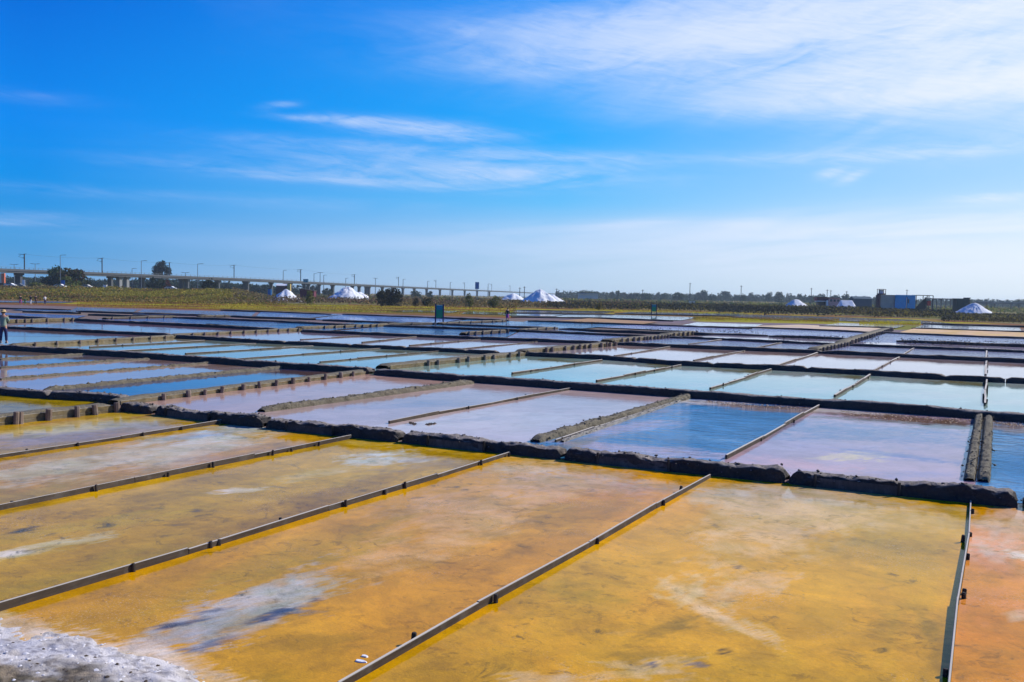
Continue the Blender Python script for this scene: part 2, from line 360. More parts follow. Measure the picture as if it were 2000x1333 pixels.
# marsh surface: from near pans to the far fields, painted by what grows there
xs = np.concatenate([np.linspace(-1500, -60, 30), np.linspace(-40, 2040, 420), np.linspace(2060, 3600, 30)])
gp = np.concatenate([np.geomspace(.7, 12, 26), np.linspace(12.4, 60, 110), np.geomspace(61, 1500, 70)])
XX, GP = np.meshgrid(xs, gp); YY = HZ(XX)+GP
dd = (XX-1000)[..., None]*RT + (666.5-YY)[..., None]*UP + F_PX*FW
P3 = dd*((-.12-H)/dd[..., 2])[..., None]; P3[..., 2] = -.12
wx, wy = P3[..., 0], P3[..., 1]
nz = fbm(wx*.02, wy*.02, 5, 3); nz2 = fbm(wx*.12, wy*.12, 4, 8)
mud = L3((128, 110, 96)); purple = L3((124, 108, 126)); olive = L3((124, 122, 34)); yell = L3((166, 154, 8)); rust = L3((128, 80, 38)); straw = L3((136, 120, 66)); dgr = L3((60, 64, 30))
colr = np.ones(XX.shape+(3,))*mud
def lay(mask, c):
    global colr
    colr = colr*(1-mask[..., None]) + c*mask[..., None]
lay((YY < 660)*ss(nz, .35, .6)*.6, purple)
# upper edge and lower edge of the glasswort belt
up = np.interp(XX, [-100, 0, 250, 500, 750, 1000, 1300, 1500, 1750, 1900, 2100], [584, 586, 587, 590, 596, 600, 606, 612, 620, 628, 640])
lo = np.interp(XX, [-100, 0, 150, 250, 500, 750, 1000, 1100, 2100], [592, 595, 599, 602, 609, 614, 622, 614, 645])
belt = ss(YY, up-1, up+1)*(1-ss(YY, lo-1, lo+1.5))
lay(belt, rust); lay(belt*ss(nz2+.25*np.sin(GP*1.3), .38, .55)*ss(YY, up, up+3)*(1-ss(YY, lo-6, lo-2)), yell); lay(belt*ss(nz, .5, .7)*.6, olive)
grass = 1-ss(YY, up-1.5, up+.5)
lay(grass, straw); lay(grass*ss(nz, .4, .6)*.8, olive); lay(grass*ss(nz2, .5, .65)*.6, dgr); lay(ss(-GP, -8, -3), L3((86, 92, 66)))
lay(ss(XX, 1335, 1375)*(1-ss(XX, 1640, 1720))*ss(GP, 33, 34.5)*(1-ss(GP, 42, 43.5)), yell*.6+olive*.5)
lay(ss(XX, 1660, 1720)*(1-ss(XX, 1780, 1830))*ss(GP, 41, 42.5)*(1-ss(GP, 50, 53)), olive)
lay(ss(XX, 1090, 1150)*(1-ss(XX, 1440, 1500))*ss(GP, 22, 24)*(1-ss(GP, 27, 28))*.8, yell*.7+rust*.3)
me = mesh_np('marsh', P3.reshape(-1, 3), grid_faces(*XX.shape)[:, ::-1], colr.reshape(-1, 3))
tag(obj('mud_flat', me, m_attr('marsh mud and plants', .95, .1, .5, .6, .05, 3.)), kind='structure')
# ------------------------------------------------------------------ lines of the salt works (picture columns turned into ground points)
A = {
 'bottom': [(-700, 1650), (2400, 1650)],
 'D1': [(-60, 771), (231, 802), (294, 808), (402, 822), (450, 828), (770, 862), (1100, 897), (1530, 942), (2120, 1004)],
 'D1L': [(-120, 762), (0, 770), (87, 778), (190, 783), (300, 795)],
 'D2': [(-160, 672), (0, 683), (287, 700), (500, 716), (697, 729), (872, 743), (1000, 752), (1347, 777), (1602, 795), (1900, 817), (2120, 834)],
 'D3': [(250, 654), (342, 660), (500, 670), (862, 687), (957, 692), (1175, 702), (1330, 714), (1500, 722), (1685, 732), (1845, 742), (2120, 755)],
 'D4L': [(-160, 636), (16, 643), (250, 653.5), (340, 658)],
 'D4': [(500, 645), (588, 649), (750, 656), (1000, 666), (1200, 674), (1475, 686), (1595, 690.5), (2120, 715)],
 'a6': [(110, 625), (145, 627), (250, 632), (415, 640), (500, 644.5), (560, 648)],
 'D5': [(1240, 657), (1310, 660), (1500, 669), (1662, 676), (2120, 694)],
 'E5': [(960, 645), (1015, 648), (1250, 658), (1340, 662)],
 'E4': [(750, 637.5), (1000, 646.5), (1120, 651)],
}
def yon(line, x):
    p = A[line]; return float(np.interp(x, [q[0] for q in p], [q[1] for q in p]))
def hit(line, b):
    """where picture line b=((x0,y0),(x1,y1)) crosses the bank line"""
    (x0, y0), (x1, y1) = b; x = x1
    for _ in range(60):
        y = yon(line, x); xn = x0+(x1-x0)*(y-y0)/(y1-y0); x = x*.5+xn*.5
    return x, yon(line, x)
VB = (1940, 597)
B = {
 'L': ((-1400, 1650), (-320, 740)), 'P0': ((1855, 1333), (1897, 975)), 'P1': ((676, 1333), (1385, 930)), 'P2': ((0, 1188), (998, 887)),
 'P3': ((0, 993), (688, 855)), 'P4': ((0, 892), (443, 824)), 'W1': ((0, 829), (224, 803)), 'R': ((3225, 1333), (2600, 975)),
 'W1b': ((320, 781), (730, 727)), 'r1': ((510, 803), (920, 748)), 'r2': ((760, 826), (1115, 760)), 'r3': ((1045, 862), (1345, 776)),
 'r4': ((1418, 895), (1603, 793)), 'r5': ((1906, 938), (1921, 812)),
 's1': ((90, 762), (556, 718)), 's2': ((0, 741), (412, 709)), 's3': ((0, 719), (290, 701)), 's4': ((0, 702), (175, 692)),
 'W2': ((772, 720), (1028, 693)), 'p1': ((440, 704), (750, 681)), 'p2': ((625, 708), (865, 686)), 'p3': ((362, 692), (612, 676)), 'p4': ((230, 687), (500, 671.5)), 'p5': ((175, 679), (400, 667)),
 'q1': ((1000, 731), (1175, 705)), 'q2': ((1165, 746), (1330, 715)), 'q3': ((1387, 760), (1505, 723)), 'q4': ((1630, 775), (1700, 735)), 'q5': ((1922, 790), (1926, 744)),
 'W3': ((35, 676), (345, 659)), 'W3b': ((374, 657), (590, 645)),
 't1': ((587, 664), (702, 657)), 't2': ((707, 670), (820, 658)), 't3': ((800, 676), (957, 662)), 't4': ((905, 682), (1060, 667)), 'W2b': ((1030, 694), (1200, 675)),
 'u1': ((1200, 696), (1320, 677)), 'u2': ((1355, 705), (1455, 686)), 'u3': ((1520, 714), (1598, 690)), 'u4': ((1707, 724), (1757, 698)), 'u5': ((1925, 733), (1927, 704)),
 'v1': ((1345, 673), (1415, 664)), 'v2': ((1475, 681), (1532, 669)), 'W5': ((1602, 687), (1658, 675)), 'v4': ((1765, 693), (1787, 680)), 'v5': ((1926, 700), (1927, 686)),
 'W2c': ((1200, 668), (1310, 658)),
}
# ------------------------------------------------------------------ painting the beds
BLOBS = []   # (px,py,rx,ry,angle,color,strength,softness)
def paint(X, Y, base, blobs, amp=1., seed=0):
    d = np.stack([X, Y, np.zeros_like(X)], -1) - np.array([0, 0, H]); k = F_PX/(d@FW)
    px, py = 1000+(d@RT)*k, 666.5-(d@UP)*k
    col = np.ones(X.shape+(3,))*L3(base)
    wx_ = fbm(X*.8, Y*.5, 3, seed+7)-.5
    n1 = fbm(X*.45+wx_*2, Y*.30, 5, seed+1)-.5; n2 = fbm(X*1.5+5+wx_*3, Y*1.0, 5, seed+2)-.5; n3 = fbm(X*5+wx_*6, Y*4, 4, seed+3)-.5
    col = col*(1+amp*(n1*.5+n2*.35+n3*.15))[..., None]
    nh = fbm(X*.7+40, Y*.5+9, 4, seed+31)-.5
    if base[0]-base[2] > 60: col = col*np.stack([1+nh*.25, 1+nh*.22, 1.1+nh*2.4], -1)
    for (cx, cy, rx, ry, ang, c, st, so) in blobs:
        a = math.radians(ang); u = (px-cx)*math.cos(a)-(py-cy)*math.sin(a); v = (px-cx)*math.sin(a)+(py-cy)*math.cos(a)
        q = (np.abs(u) < rx*3.5) & (np.abs(v) < ry*3.5+8)
        if not q.any(): continue
        nb = np.zeros_like(u); ux, vy = u[q]/rx, v[q]/ry; sc_ = max(1, rx/60)
        nb[q] = (fbm(ux*1.6+cx, vy*1.6+cy, 4, seed+21)-.5)*2.6+(fbm(ux*6*sc_+cy, vy*4*sc_+cx, 4, seed+22)-.5)*1.7
        r = np.sqrt((u/rx)**2+(v/ry)**2) + nb + n1*.6; r[~q] = 9
        so = max(so, .45); mk = (1-ss(r, 1-so, 1+so))*st*np.clip(1+nb*.25+n3*1.2, 0, 1.15); mk = np.clip(mk, 0, 1)
        col = col*(1-mk[..., None]) + L3(c)*mk[..., None]
    return np.clip(col*(1.16 if base[0]-base[2] > 60 else 1.06), 0.003, .85)
zc = [0]
def pan(near, far, left, right, base, wm, blobs=(), n=(24, 24), amp=1.):
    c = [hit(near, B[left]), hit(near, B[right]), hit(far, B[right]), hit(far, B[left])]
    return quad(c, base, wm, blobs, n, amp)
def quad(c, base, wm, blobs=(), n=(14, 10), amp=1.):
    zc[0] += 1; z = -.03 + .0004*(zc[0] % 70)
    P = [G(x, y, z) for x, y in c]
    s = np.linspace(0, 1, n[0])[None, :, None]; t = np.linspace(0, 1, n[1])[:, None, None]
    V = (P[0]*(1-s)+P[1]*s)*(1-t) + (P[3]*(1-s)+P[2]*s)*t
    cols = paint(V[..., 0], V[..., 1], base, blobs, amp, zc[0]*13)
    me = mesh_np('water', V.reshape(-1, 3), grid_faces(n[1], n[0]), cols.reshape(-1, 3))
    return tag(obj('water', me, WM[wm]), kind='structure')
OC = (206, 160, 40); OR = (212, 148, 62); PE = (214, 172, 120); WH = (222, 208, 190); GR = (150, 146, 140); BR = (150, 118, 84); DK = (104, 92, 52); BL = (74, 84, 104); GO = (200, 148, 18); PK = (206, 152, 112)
pan('bottom', 'D1', 'P0', 'R', (206, 146, 88), 'ochre', [(1960, 1010, 90, 60, 0, (205, 176, 152), .7, .6), (1985, 1080, 24, 8, 0, WH, .9, .2), (1925, 1065, 26, 14, 0, (205, 180, 160), .7, .5), (1995, 1200, 25, 10, 0, WH, .5, .5), (1930, 1250, 60, 60, 0, (200, 132, 60), .5, .8)], (90, 190))
pan('bottom', 'D1', 'P1', 'P0', (206, 154, 66), 'ochre', [
  (1560, 985, 260, 34, -6, (196, 172, 138), .8, .7), (1500, 1040, 130, 48, 10, (214, 180, 136), .8, .7), (1760, 1010, 150, 40, 0, (206, 172, 112), .6, .6),
  (1110, 1180, 150, 90, 20, GO, .7, .8), (1640, 1250, 240, 60, 0, (196, 140, 26), .65, .8), (820, 1300, 150, 60, 0, (190, 140, 16), .8, .8), (1780, 1160, 80, 100, 0, (190, 148, 56), .5, .8),
  (1410, 1200, 95, 16, -32, (226, 200, 166), .7, .8), (1350, 1155, 60, 30, 0, (222, 194, 150), .8, .6), (1500, 1232, 60, 10, -30, (216, 188, 146), .7, .6), (1460, 1140, 90, 26, 10, (210, 182, 150), .6, .7),
  (1290, 1300, 120, 22, 0, (214, 190, 156), .65, .7), (1060, 1320, 80, 16, 0, (214, 190, 156), .6, .7), (1200, 1232, 40, 14, 0, (218, 180, 130), .6, .6),
  (1300, 1225, 60, 12, 15, DK, .55, .7), (1270, 1275, 70, 16, 0, DK, .45, .8), (1365, 1292, 26, 7, 0, BL, .75, .5), (1416, 1268, 12, 6, 0, (60, 60, 50), .85, .5), (1275, 1292, 10, 4, 0, BL, .7, .5),
  (1120, 1150, 80, 22, -10, (140, 122, 60), .5, .8), (1760, 1220, 60, 18, 0, DK, .4, .9), (1700, 1070, 90, 18, -10, (150, 128, 88), .4, .8), (1850, 1260, 36, 50, 0, DK, .45, .8),
  (1440, 1103, 10, 4, 0, (70, 70, 66), .7, .5), (1395, 1022, 6, 3, 0, (90, 80, 66), .7, .5), (1560, 962, 200, 12, -4, (180, 170, 160), .5, .7)], (110, 230))
pan('bottom', 'D1', 'P2', 'P1', (208, 152, 66), 'ochre', [
  (1190, 935, 170, 26, -6, (186, 160, 138), .75, .7), (1060, 905, 90, 14, 0, (212, 184, 148), .7, .6), (980, 970, 190, 34, 12, (208, 170, 134), .7, .7), (900, 1030, 120, 26, 10, (212, 172, 126), .6, .7), (720, 1090, 190, 40, 12, (208, 170, 126), .65, .8),
  (1220, 975, 90, 24, 0, (196, 142, 104), .55, .7), (900, 1170, 220, 50, 20, (206, 144, 40), .65, .8), (760, 1210, 160, 40, 15, (208, 146, 46), .6, .8), (1080, 1060, 150, 36, 20, (176, 124, 52), .6, .8), (260, 1170, 190, 40, 16, (184, 134, 34), .75, .8), (520, 1105, 220, 30, 16, (176, 142, 62), .7, .8), (640, 1050, 150, 22, 16, (178, 138, 66), .55, .8), (420, 1270, 240, 40, 10, (212, 158, 76), .6, .8),
  (470, 1190, 165, 34, 20, (176, 172, 168), .85, .45), (540, 1160, 110, 20, 14, (192, 188, 182), .7, .5), (390, 1225, 100, 24, 16, (160, 160, 160), .7, .6),
  (528, 1198, 36, 6, 18, (44, 56, 86), .9, .6), (560, 1188, 26, 5, 8, (54, 66, 92), .8, .6), (360, 1212, 40, 5, 10, (60, 70, 92), .75, .7), (330, 1218, 14, 5, 10, (50, 60, 82), .8, .6), (430, 1248, 34, 5, 14, (64, 74, 96), .7, .7), (376, 1264, 22, 5, 0, (74, 84, 104), .7, .7), (616, 1166, 14, 4, 0, (66, 74, 90), .75, .6), (410, 1190, 30, 4, 14, (70, 78, 96), .7, .7), (590, 1190, 40, 10, 0, (120, 124, 128), .6, .7),
  (600, 1250, 130, 14, 6, (150, 116, 46), .5, .8), (560, 1320, 160, 16, 0, (150, 116, 30), .5, .8), (640, 1325, 90, 26, 0, (196, 140, 34), .6, .8), (1090, 1010, 90, 12, 10, (140, 110, 74), .5, .8), (700, 1300, 100, 20, 15, (206, 150, 60), .5, .8),
  (150, 1255, 200, 26, -14, (222, 206, 190), .7, .6), (310, 1290, 160, 22, -14, (224, 208, 190), .8, .5), (420, 1320, 70, 16, -14, (216, 184, 140), .7, .6)], (110, 260))
pan('bottom', 'D1', 'P3', 'P2', (190, 146, 40), 'ochre', [
  (760, 905, 150, 22, 12, (196, 168, 112), .7, .7), (740, 898, 70, 12, 4, (204, 206, 200), .75, .6), (690, 862, 70, 8, -4, (206, 180, 120), .6, .7), (540, 945, 180, 20, 12, (196, 158, 84), .65, .8), (460, 955, 50, 4, 4, WH, .8, .6), (600, 925, 60, 8, 8, (206, 184, 136), .6, .7),
  (640, 975, 170, 26, 15, (132, 100, 58), .65, .8), (420, 1060, 140, 26, 16, (140, 106, 50), .6, .8), (250, 925, 260, 12, 13, (136, 106, 70), .7, .7), (500, 890, 120, 10, 12, (140, 108, 76), .5, .8), (850, 905, 100, 10, 5, (134, 112, 92), .6, .7),
  (60, 1070, 110, 10, 10, (196, 186, 150), .75, .6), (10, 1078, 40, 6, 8, WH, .9, .5), (150, 1025, 170, 10, 10, (176, 156, 92), .5, .8), (45, 1032, 26, 3, 12, (50, 60, 50), .75, .5), (350, 1022, 30, 3, 0, (110, 100, 80), .6, .6), (387, 994, 14, 3, 0, (96, 86, 72), .7, .6), (120, 1130, 200, 20, 14, (160, 132, 30), .6, .8)], (100, 240))
pan('bottom', 'D1', 'P4', 'P3', (190, 146, 74), 'ochre', [
  (330, 880, 210, 20, 10, (204, 186, 158), .85, .7), (90, 920, 130, 16, 8, (200, 184, 152), .8, .7), (430, 850, 110, 12, 6, (206, 196, 178), .8, .7), (470, 836, 70, 6, 0, (186, 194, 196), .7, .6), (400, 848, 60, 4, 4, (110, 130, 150), .55, .8), (520, 880, 130, 10, 8, (150, 122, 96), .6, .8), (180, 945, 130, 10, 10, (160, 130, 74), .6, .8), (50, 965, 100, 14, 10, (168, 140, 72), .7, .8)], (100, 200))
pan('bottom', 'D1', 'W1', 'P4', (170, 136, 84), 'ochre', [
  (120, 835, 160, 9, 5, (206, 190, 140), .7, .7), (230, 815, 60, 10, 2, (196, 168, 92), .7, .6), (60, 860, 120, 12, 6, (150, 134, 128), .7, .7), (300, 830, 70, 9, 0, (160, 146, 134), .6, .7), (30, 822, 90, 6, 5, (180, 142, 30), .8, .6)], (90, 160))
quad([(-700, 1650), hit('bottom', B['W1']), (224, 801), (-500, 800)], (170, 138, 60), 'ochre', (), (20, 30))
quad([(-260, 858), (0, 828), (222, 778), (-260, 762)], (150, 125, 40), 'ochre', [(20, 795, 60, 8, 0, (150, 140, 120), .6, .6)], (30, 20))
# second row: right of the wall
LV = (178, 158, 160); LB = (170, 152, 150)
pan('D1', 'D2', 'W1b', 'r1', (186, 152, 138), 'pink', [(520, 790, 160, 10, 8, (200, 160, 140), .6, .7)], (30, 60))
pan('D1', 'D2', 'r1', 'r2', (180, 156, 150), 'pink', [(800, 790, 120, 6, 2, (120, 120, 140), .4, .8)], (40, 60))
pan('D1', 'D2', 'r2', 'r3', (190, 166, 160), 'pink', [(960, 835, 200, 22, 0, (206, 190, 184), .7, .6), (830, 828, 60, 8, 6, (208, 196, 186), .8, .6), (805, 827, 12, 2, 0, (60, 56, 54), .9, .4), (900, 820, 70, 5, 4, (150, 140, 140), .5, .7), (1000, 850, 160, 12, -4, (206, 184, 180), .6, .7)], (50, 70))
pan('D1', 'D2', 'r3', 'r4', (72, 132, 176), 'blue', [(1200, 835, 90, 10, 8, (170, 160, 180), .75, .7), (1300, 882, 160, 9, -5, (176, 160, 176), .8, .6), (1380, 785, 90, 5, -2, (216, 206, 196), .9, .4), (1500, 796, 110, 5, -4, (130, 100, 76), .9, .3), (1130, 865, 60, 6, 12, (130, 110, 60), .6, .6), (1240, 800, 70, 6, 0, (150, 140, 160), .6, .7)], (60, 80))  # bed tinted blue: reflected sky put into its colour beneath the ripples
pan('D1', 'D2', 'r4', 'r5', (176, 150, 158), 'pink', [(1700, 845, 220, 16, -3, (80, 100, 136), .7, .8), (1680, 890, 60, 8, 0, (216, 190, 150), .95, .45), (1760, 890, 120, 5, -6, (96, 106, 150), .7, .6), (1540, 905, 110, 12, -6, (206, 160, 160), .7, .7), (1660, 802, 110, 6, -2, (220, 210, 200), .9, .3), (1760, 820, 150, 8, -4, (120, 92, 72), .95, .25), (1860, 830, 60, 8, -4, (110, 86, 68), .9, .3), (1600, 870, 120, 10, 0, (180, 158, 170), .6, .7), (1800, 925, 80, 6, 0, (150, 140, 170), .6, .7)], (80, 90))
pan('D1', 'D2', 'r5', 'R', (74, 134, 178), 'blue', [(1980, 835, 70, 8, -4, (120, 94, 76), .9, .3)], (30, 60))  # same reflected-sky blue painted into this bed
# second row: left of the wall
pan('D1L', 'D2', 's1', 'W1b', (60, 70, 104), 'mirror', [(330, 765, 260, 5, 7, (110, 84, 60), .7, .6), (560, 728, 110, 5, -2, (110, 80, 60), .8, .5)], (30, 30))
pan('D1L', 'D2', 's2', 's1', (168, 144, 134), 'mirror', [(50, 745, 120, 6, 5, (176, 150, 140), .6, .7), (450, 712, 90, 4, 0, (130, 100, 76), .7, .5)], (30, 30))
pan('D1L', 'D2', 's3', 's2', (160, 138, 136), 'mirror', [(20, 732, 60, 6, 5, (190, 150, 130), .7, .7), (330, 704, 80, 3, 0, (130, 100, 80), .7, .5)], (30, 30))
pan('D1L', 'D2', 's4', 's3', (120, 112, 122), 'mirror', [(200, 700, 60, 3, 0, (120, 96, 74), .7, .5)], (20, 20))
quad([(-260, 730), hit('D1L', B['s4']), (180, 692), (-260, 668)], (130, 110, 96), 'mirror', (), (20, 14))
# third row
TQ = (150, 172, 158); TL = (140, 158, 146)
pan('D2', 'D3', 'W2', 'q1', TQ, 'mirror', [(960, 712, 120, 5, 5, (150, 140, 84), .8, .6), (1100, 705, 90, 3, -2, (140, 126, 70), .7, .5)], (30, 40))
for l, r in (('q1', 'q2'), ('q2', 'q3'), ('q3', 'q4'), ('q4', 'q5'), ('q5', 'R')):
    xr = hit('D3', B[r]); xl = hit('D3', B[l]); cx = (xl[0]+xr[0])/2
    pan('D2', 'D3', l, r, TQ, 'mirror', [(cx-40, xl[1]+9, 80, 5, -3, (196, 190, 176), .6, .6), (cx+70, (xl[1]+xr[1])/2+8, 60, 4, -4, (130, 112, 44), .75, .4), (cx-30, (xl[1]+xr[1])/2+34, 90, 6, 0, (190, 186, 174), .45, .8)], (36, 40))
pan('D2', 'D3', 'p2', 'W2', TL, 'mirror', [(900, 694, 80, 3, 0, (196, 170, 140), .6, .6)], (20, 24))
for l, r in (('p1', 'p2'), ('p3', 'p1'), ('p4', 'p3'), ('p5', 'p4')):
    xl = hit('D3', B[l]); xr = hit('D3', B[r])
    pan('D2', 'D3', l, r, TL, 'mirror', [((xl[0]+xr[0])/2, xr[1]+4, 90, 4, -2, (140, 126, 76), .7, .6)], (20, 24))
quad([(-260, 672), hit('D2', B['p5']), hit('D3', B['p5']), (30, 651)], (156, 146, 116), 'mirror', [(60, 660, 90, 3, 2, (150, 150, 130), .5, .8)], (20, 14))
# fourth row
PW = (180, 166, 168)
for l, r in (('W2b', 'u1'), ('u1', 'u2'), ('u2', 'u3'), ('u3', 'u4'), ('u4', 'u5'), ('u5', 'R')):
    xl = hit('D4', B[l]); xr = hit('D4', B[r])
    pan('D3', 'D4', l, r, PW, 'mirror', [((xl[0]+xr[0])/2+20, (xl[1]+xr[1])/2+6, 90, 4, -3, (150, 118, 98), .7, .5), (xl[0]+10, xl[1]+5, 50, 3, -4, (206, 170, 150), .6, .5)], (24, 20))
for l, r in (('t1', 't2'), ('t2', 't3'), ('t3', 't4'), ('t4', 'W2b')): pan('D3', 'D4', l, r, (168, 152, 160), 'mirror', (), (16, 12))
pan('D3', 'D4', 'W3b', 't1', (160, 140, 150), 'mirror', (), (16, 12))
quad([(-200, 655), (320, 660), (560, 648), (140, 627)], (140, 116, 128), 'mirror', [(60, 655, 200, 6, 2, (130, 110, 84), .6, .6), (150, 640, 150, 3, 2, (170, 130, 140), .5, .6)], (30, 14))
# fifth row and beyond, right
for l, r in (('W2c', 'v1'), ('v1', 'v2'), ('v2', 'W5'), ('W5', 'v4'), ('v4', 'v5'), ('v5', 'R')): pan('D4', 'D5', l, r, (140, 134, 160), 'ripple', (), (16, 10))
FARPANS = [
 ([(1345, 659), (2080, 692), (2080, 679), (1440, 650)], (150, 140, 150), 'mirror'),
 ([(1660, 668), (2080, 680), (2080, 661), (1735, 651)], (120, 124, 150), 'ripple'),
 ([(1330, 649), (1650, 664), (1715, 651), (1470, 640)], (126, 126, 156), 'ripple'),
 ([(1140, 638), (1390, 649), (1460, 641), (1250, 633)], (130, 118, 150), 'ripple'),
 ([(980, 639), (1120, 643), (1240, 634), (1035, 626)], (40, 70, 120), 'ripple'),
 ([(1400, 639), (1705, 650), (1738, 642), (1560, 634.5)], (184, 158, 122), 'dry'),
 ([(1750, 651), (2080, 661), (2080, 649), (1785, 642)], (186, 148, 88), 'dry'),
 ([(1600, 637), (1750, 641), (1770, 636), (1640, 631)], (160, 160, 150), 'mirror'),
 ([(1785, 641), (1995, 648), (1992, 640), (1805, 634)], (130, 140, 160), 'mirror'),
 ([(1325, 637), (1470, 640), (1490, 634), (1360, 630)], (150, 150, 160), 'mirror'),
 ([(1070, 629), (1250, 634), (1285, 629), (1150, 622)], (150, 112, 66), 'dry'),
 ([(1430, 620), (1890, 635), (1780, 624.5), (1430, 613.5)], (160, 160, 165), 'mirror'),
 ([(1470, 622), (1540, 626), (1620, 623.5), (1470, 617)], (150, 150, 155), 'mirror'),
 ([(1200, 613.5), (1440, 618), (1455, 613), (1230, 609.5)], (120, 136, 160), 'mirror'),
 ([(1080, 619.5), (1330, 626), (1365, 620), (1120, 613)], (120, 140, 160), 'mirror'),
 ([(1000, 610), (1180, 612), (1200, 609), (1010, 605)], (120, 130, 150), 'mirror'),
 ([(985, 616), (1080, 618), (1110, 614), (990, 611)], (110, 130, 150), 'mirror'),
 ([(1930, 627), (2080, 631), (2080, 625), (1950, 622)], (150, 156, 165), 'mirror'),
 ([(1040, 646), (1170, 655), (1230, 656), (1090, 643)], (130, 124, 150), 'ripple'),
 ([(985, 662), (1165, 670), (1250, 659), (1015, 649)], (130, 120, 155), 'ripple'),
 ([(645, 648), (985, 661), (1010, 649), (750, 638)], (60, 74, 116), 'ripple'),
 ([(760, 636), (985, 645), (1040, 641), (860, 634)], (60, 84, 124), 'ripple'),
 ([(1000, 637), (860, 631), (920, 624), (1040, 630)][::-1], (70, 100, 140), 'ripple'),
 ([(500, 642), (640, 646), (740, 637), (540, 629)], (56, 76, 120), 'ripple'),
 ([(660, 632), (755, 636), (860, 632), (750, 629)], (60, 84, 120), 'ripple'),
 ([(600, 624), (740, 628), (850, 632), (900, 623), (660, 616)][:1]+[(860, 631), (910, 623), (670, 615)], (104, 96, 150), 'ripple'),
 ([(500, 618), (600, 622), (668, 614.5), (510, 609)], (104, 92, 136), 'ripple'),
 ([(260, 614), (490, 619), (500, 610), (280, 605)], (104, 88, 118), 'ripple'),
 ([(400, 632), (520, 640), (560, 630), (420, 624)], (88, 82, 112), 'ripple'),
 ([(170, 626), (395, 636), (420, 626), (250, 618)], (92, 84, 120), 'ripple'),
 ([(-60, 624), (130, 626), (170, 617), (-60, 609)], (98, 86, 130), 'ripple'),
 ([(20, 606), (150, 610), (170, 607), (60, 603)], (110, 100, 120), 'ripple'),
 ([(140, 606), (260, 610), (270, 605), (150, 601)], (96, 80, 100), 'ripple'),
 ([(260, 587), (620, 592), (620, 590), (330, 584.5)], (96, 90, 140), 'mirror'),
 ([(-60, 590), (120, 592), (150, 590), (-60, 586.5)], (110, 96, 96), 'ripple'),
 ([(760, 609), (880, 611), (900, 608), (800, 606)], (120, 130, 120), 'mirror'),
 ([(900, 613), (985, 615), (990, 611), (915, 608.5)], (120, 130, 130), 'mirror'),
]
for c, b, wm in FARPANS: quad(c, tuple(min(230, v*(1.28 if c[0][0] > 1100 and wm != 'dry' else 1.1)) for v in b), wm, (), (20, 8), .8)
# ------------------------------------------------------------------ mud banks
def resample(P, step):
    P = np.asarray(P, float); d = np.r_[0, np.cumsum(np.hypot(*np.diff(P[:, :2], axis=0).T))]
    n = max(3, int(d[-1]/step)+1); s = np.linspace(0, d[-1], n)
    return np.stack([np.interp(s, d, P[:, 0]), np.interp(s, d, P[:, 1])], 1), s, d[-1]
def bank_mesh(pts, wd, h, step, amp, side=1., seed=0, endr=.3, notch0=True, notch1=True, lump=0.):
    """swept soil bank; pts is the foot line, the body lies to its left (side=1) or is centred (side=0)"""
    P, s, Ltot = resample(pts, step); T = np.gradient(P, axis=0); T /= np.hypot(T[:, 0], T[:, 1])[:, None]; N = np.stack([-T[:, 1], T[:, 0]], 1)
    prof = np.array([(0, -.15), (.015, .08), (.05, .5), (.085, .82), (.14, .96), (.3, 1.02), (.5, 1.0), (.68, .98), (.82, .86), (.92, .5), (.98, .1), (1, -.15)])
    if step > .35: prof = prof[[0, 2, 4, 6, 8, 9, 11]]
    elif step <= .13:
        q = np.linspace(0, 11, 24); prof = np.stack([np.interp(q, np.arange(12), prof[:, 0]), np.interp(q, np.arange(12), prof[:, 1])], 1)
    n, k = len(P), len(prof)
    e0 = np.clip(s/endr, 0, 1) if notch0 else np.ones(n); e1 = np.clip((Ltot-s)/endr, 0, 1) if notch1 else np.ones(n)
    e = np.sqrt(1-(1-np.minimum(e0, e1))**2); e = np.maximum(e, .3 if step <= .13 else .62)
    hv = h*(1+.22*(fbm(s*.7, s*0+seed, 3, seed)-.5)*2*min(1, amp*20))*e
    wv = wd*(.75+.25*e)
    off = (prof[:, 0]-(.0 if side else .5))
    X = P[:, 0, None]+N[:, 0, None]*off*wv[:, None] + (N[:, 0]*(wd-wv)/2)[:, None]*side
    Y = P[:, 1, None]+N[:, 1, None]*off*wv[:, None] + (N[:, 1]*(wd-wv)/2)[:, None]*side
    Z = np.where(prof[:, 1][None, :] > 0, prof[:, 1][None, :]*hv[:, None], prof[:, 1][None, :])
    nn = (fbm(X*2.1+seed, Y*2.1+Z*3, 4, seed+5)-.5); n2 = (fbm(X*9+seed, Y*9+Z*14, 4, seed+9)-.5)
    msk = (prof[:, 1] > 0)[None, :]
    Z = Z + (nn*amp*2.2+n2*(amp*1.3+lump))*msk*np.maximum(e[:, None], .4)
    Y = Y + (nn*amp*1.8+n2*amp*1.5)*msk*(-1); X = X + n2*amp*1.5*msk
    V = np.stack([X, Y, Z], -1).reshape(-1, 3)
    return mesh_np('bank', V, grid_faces(n, k)[:, ::-1], smooth=True, center=True)
OCT = np.array([(1, 0, 0), (0, 1, 0), (-1, 0, 0), (0, -1, 0), (0, 0, 1.), (0, 0, -1.)]); OCF = np.array([(0, 1, 4), (1, 2, 4), (2, 3, 4), (3, 0, 4), (1, 0, 5), (2, 1, 5), (3, 2, 5), (0, 3, 5)])
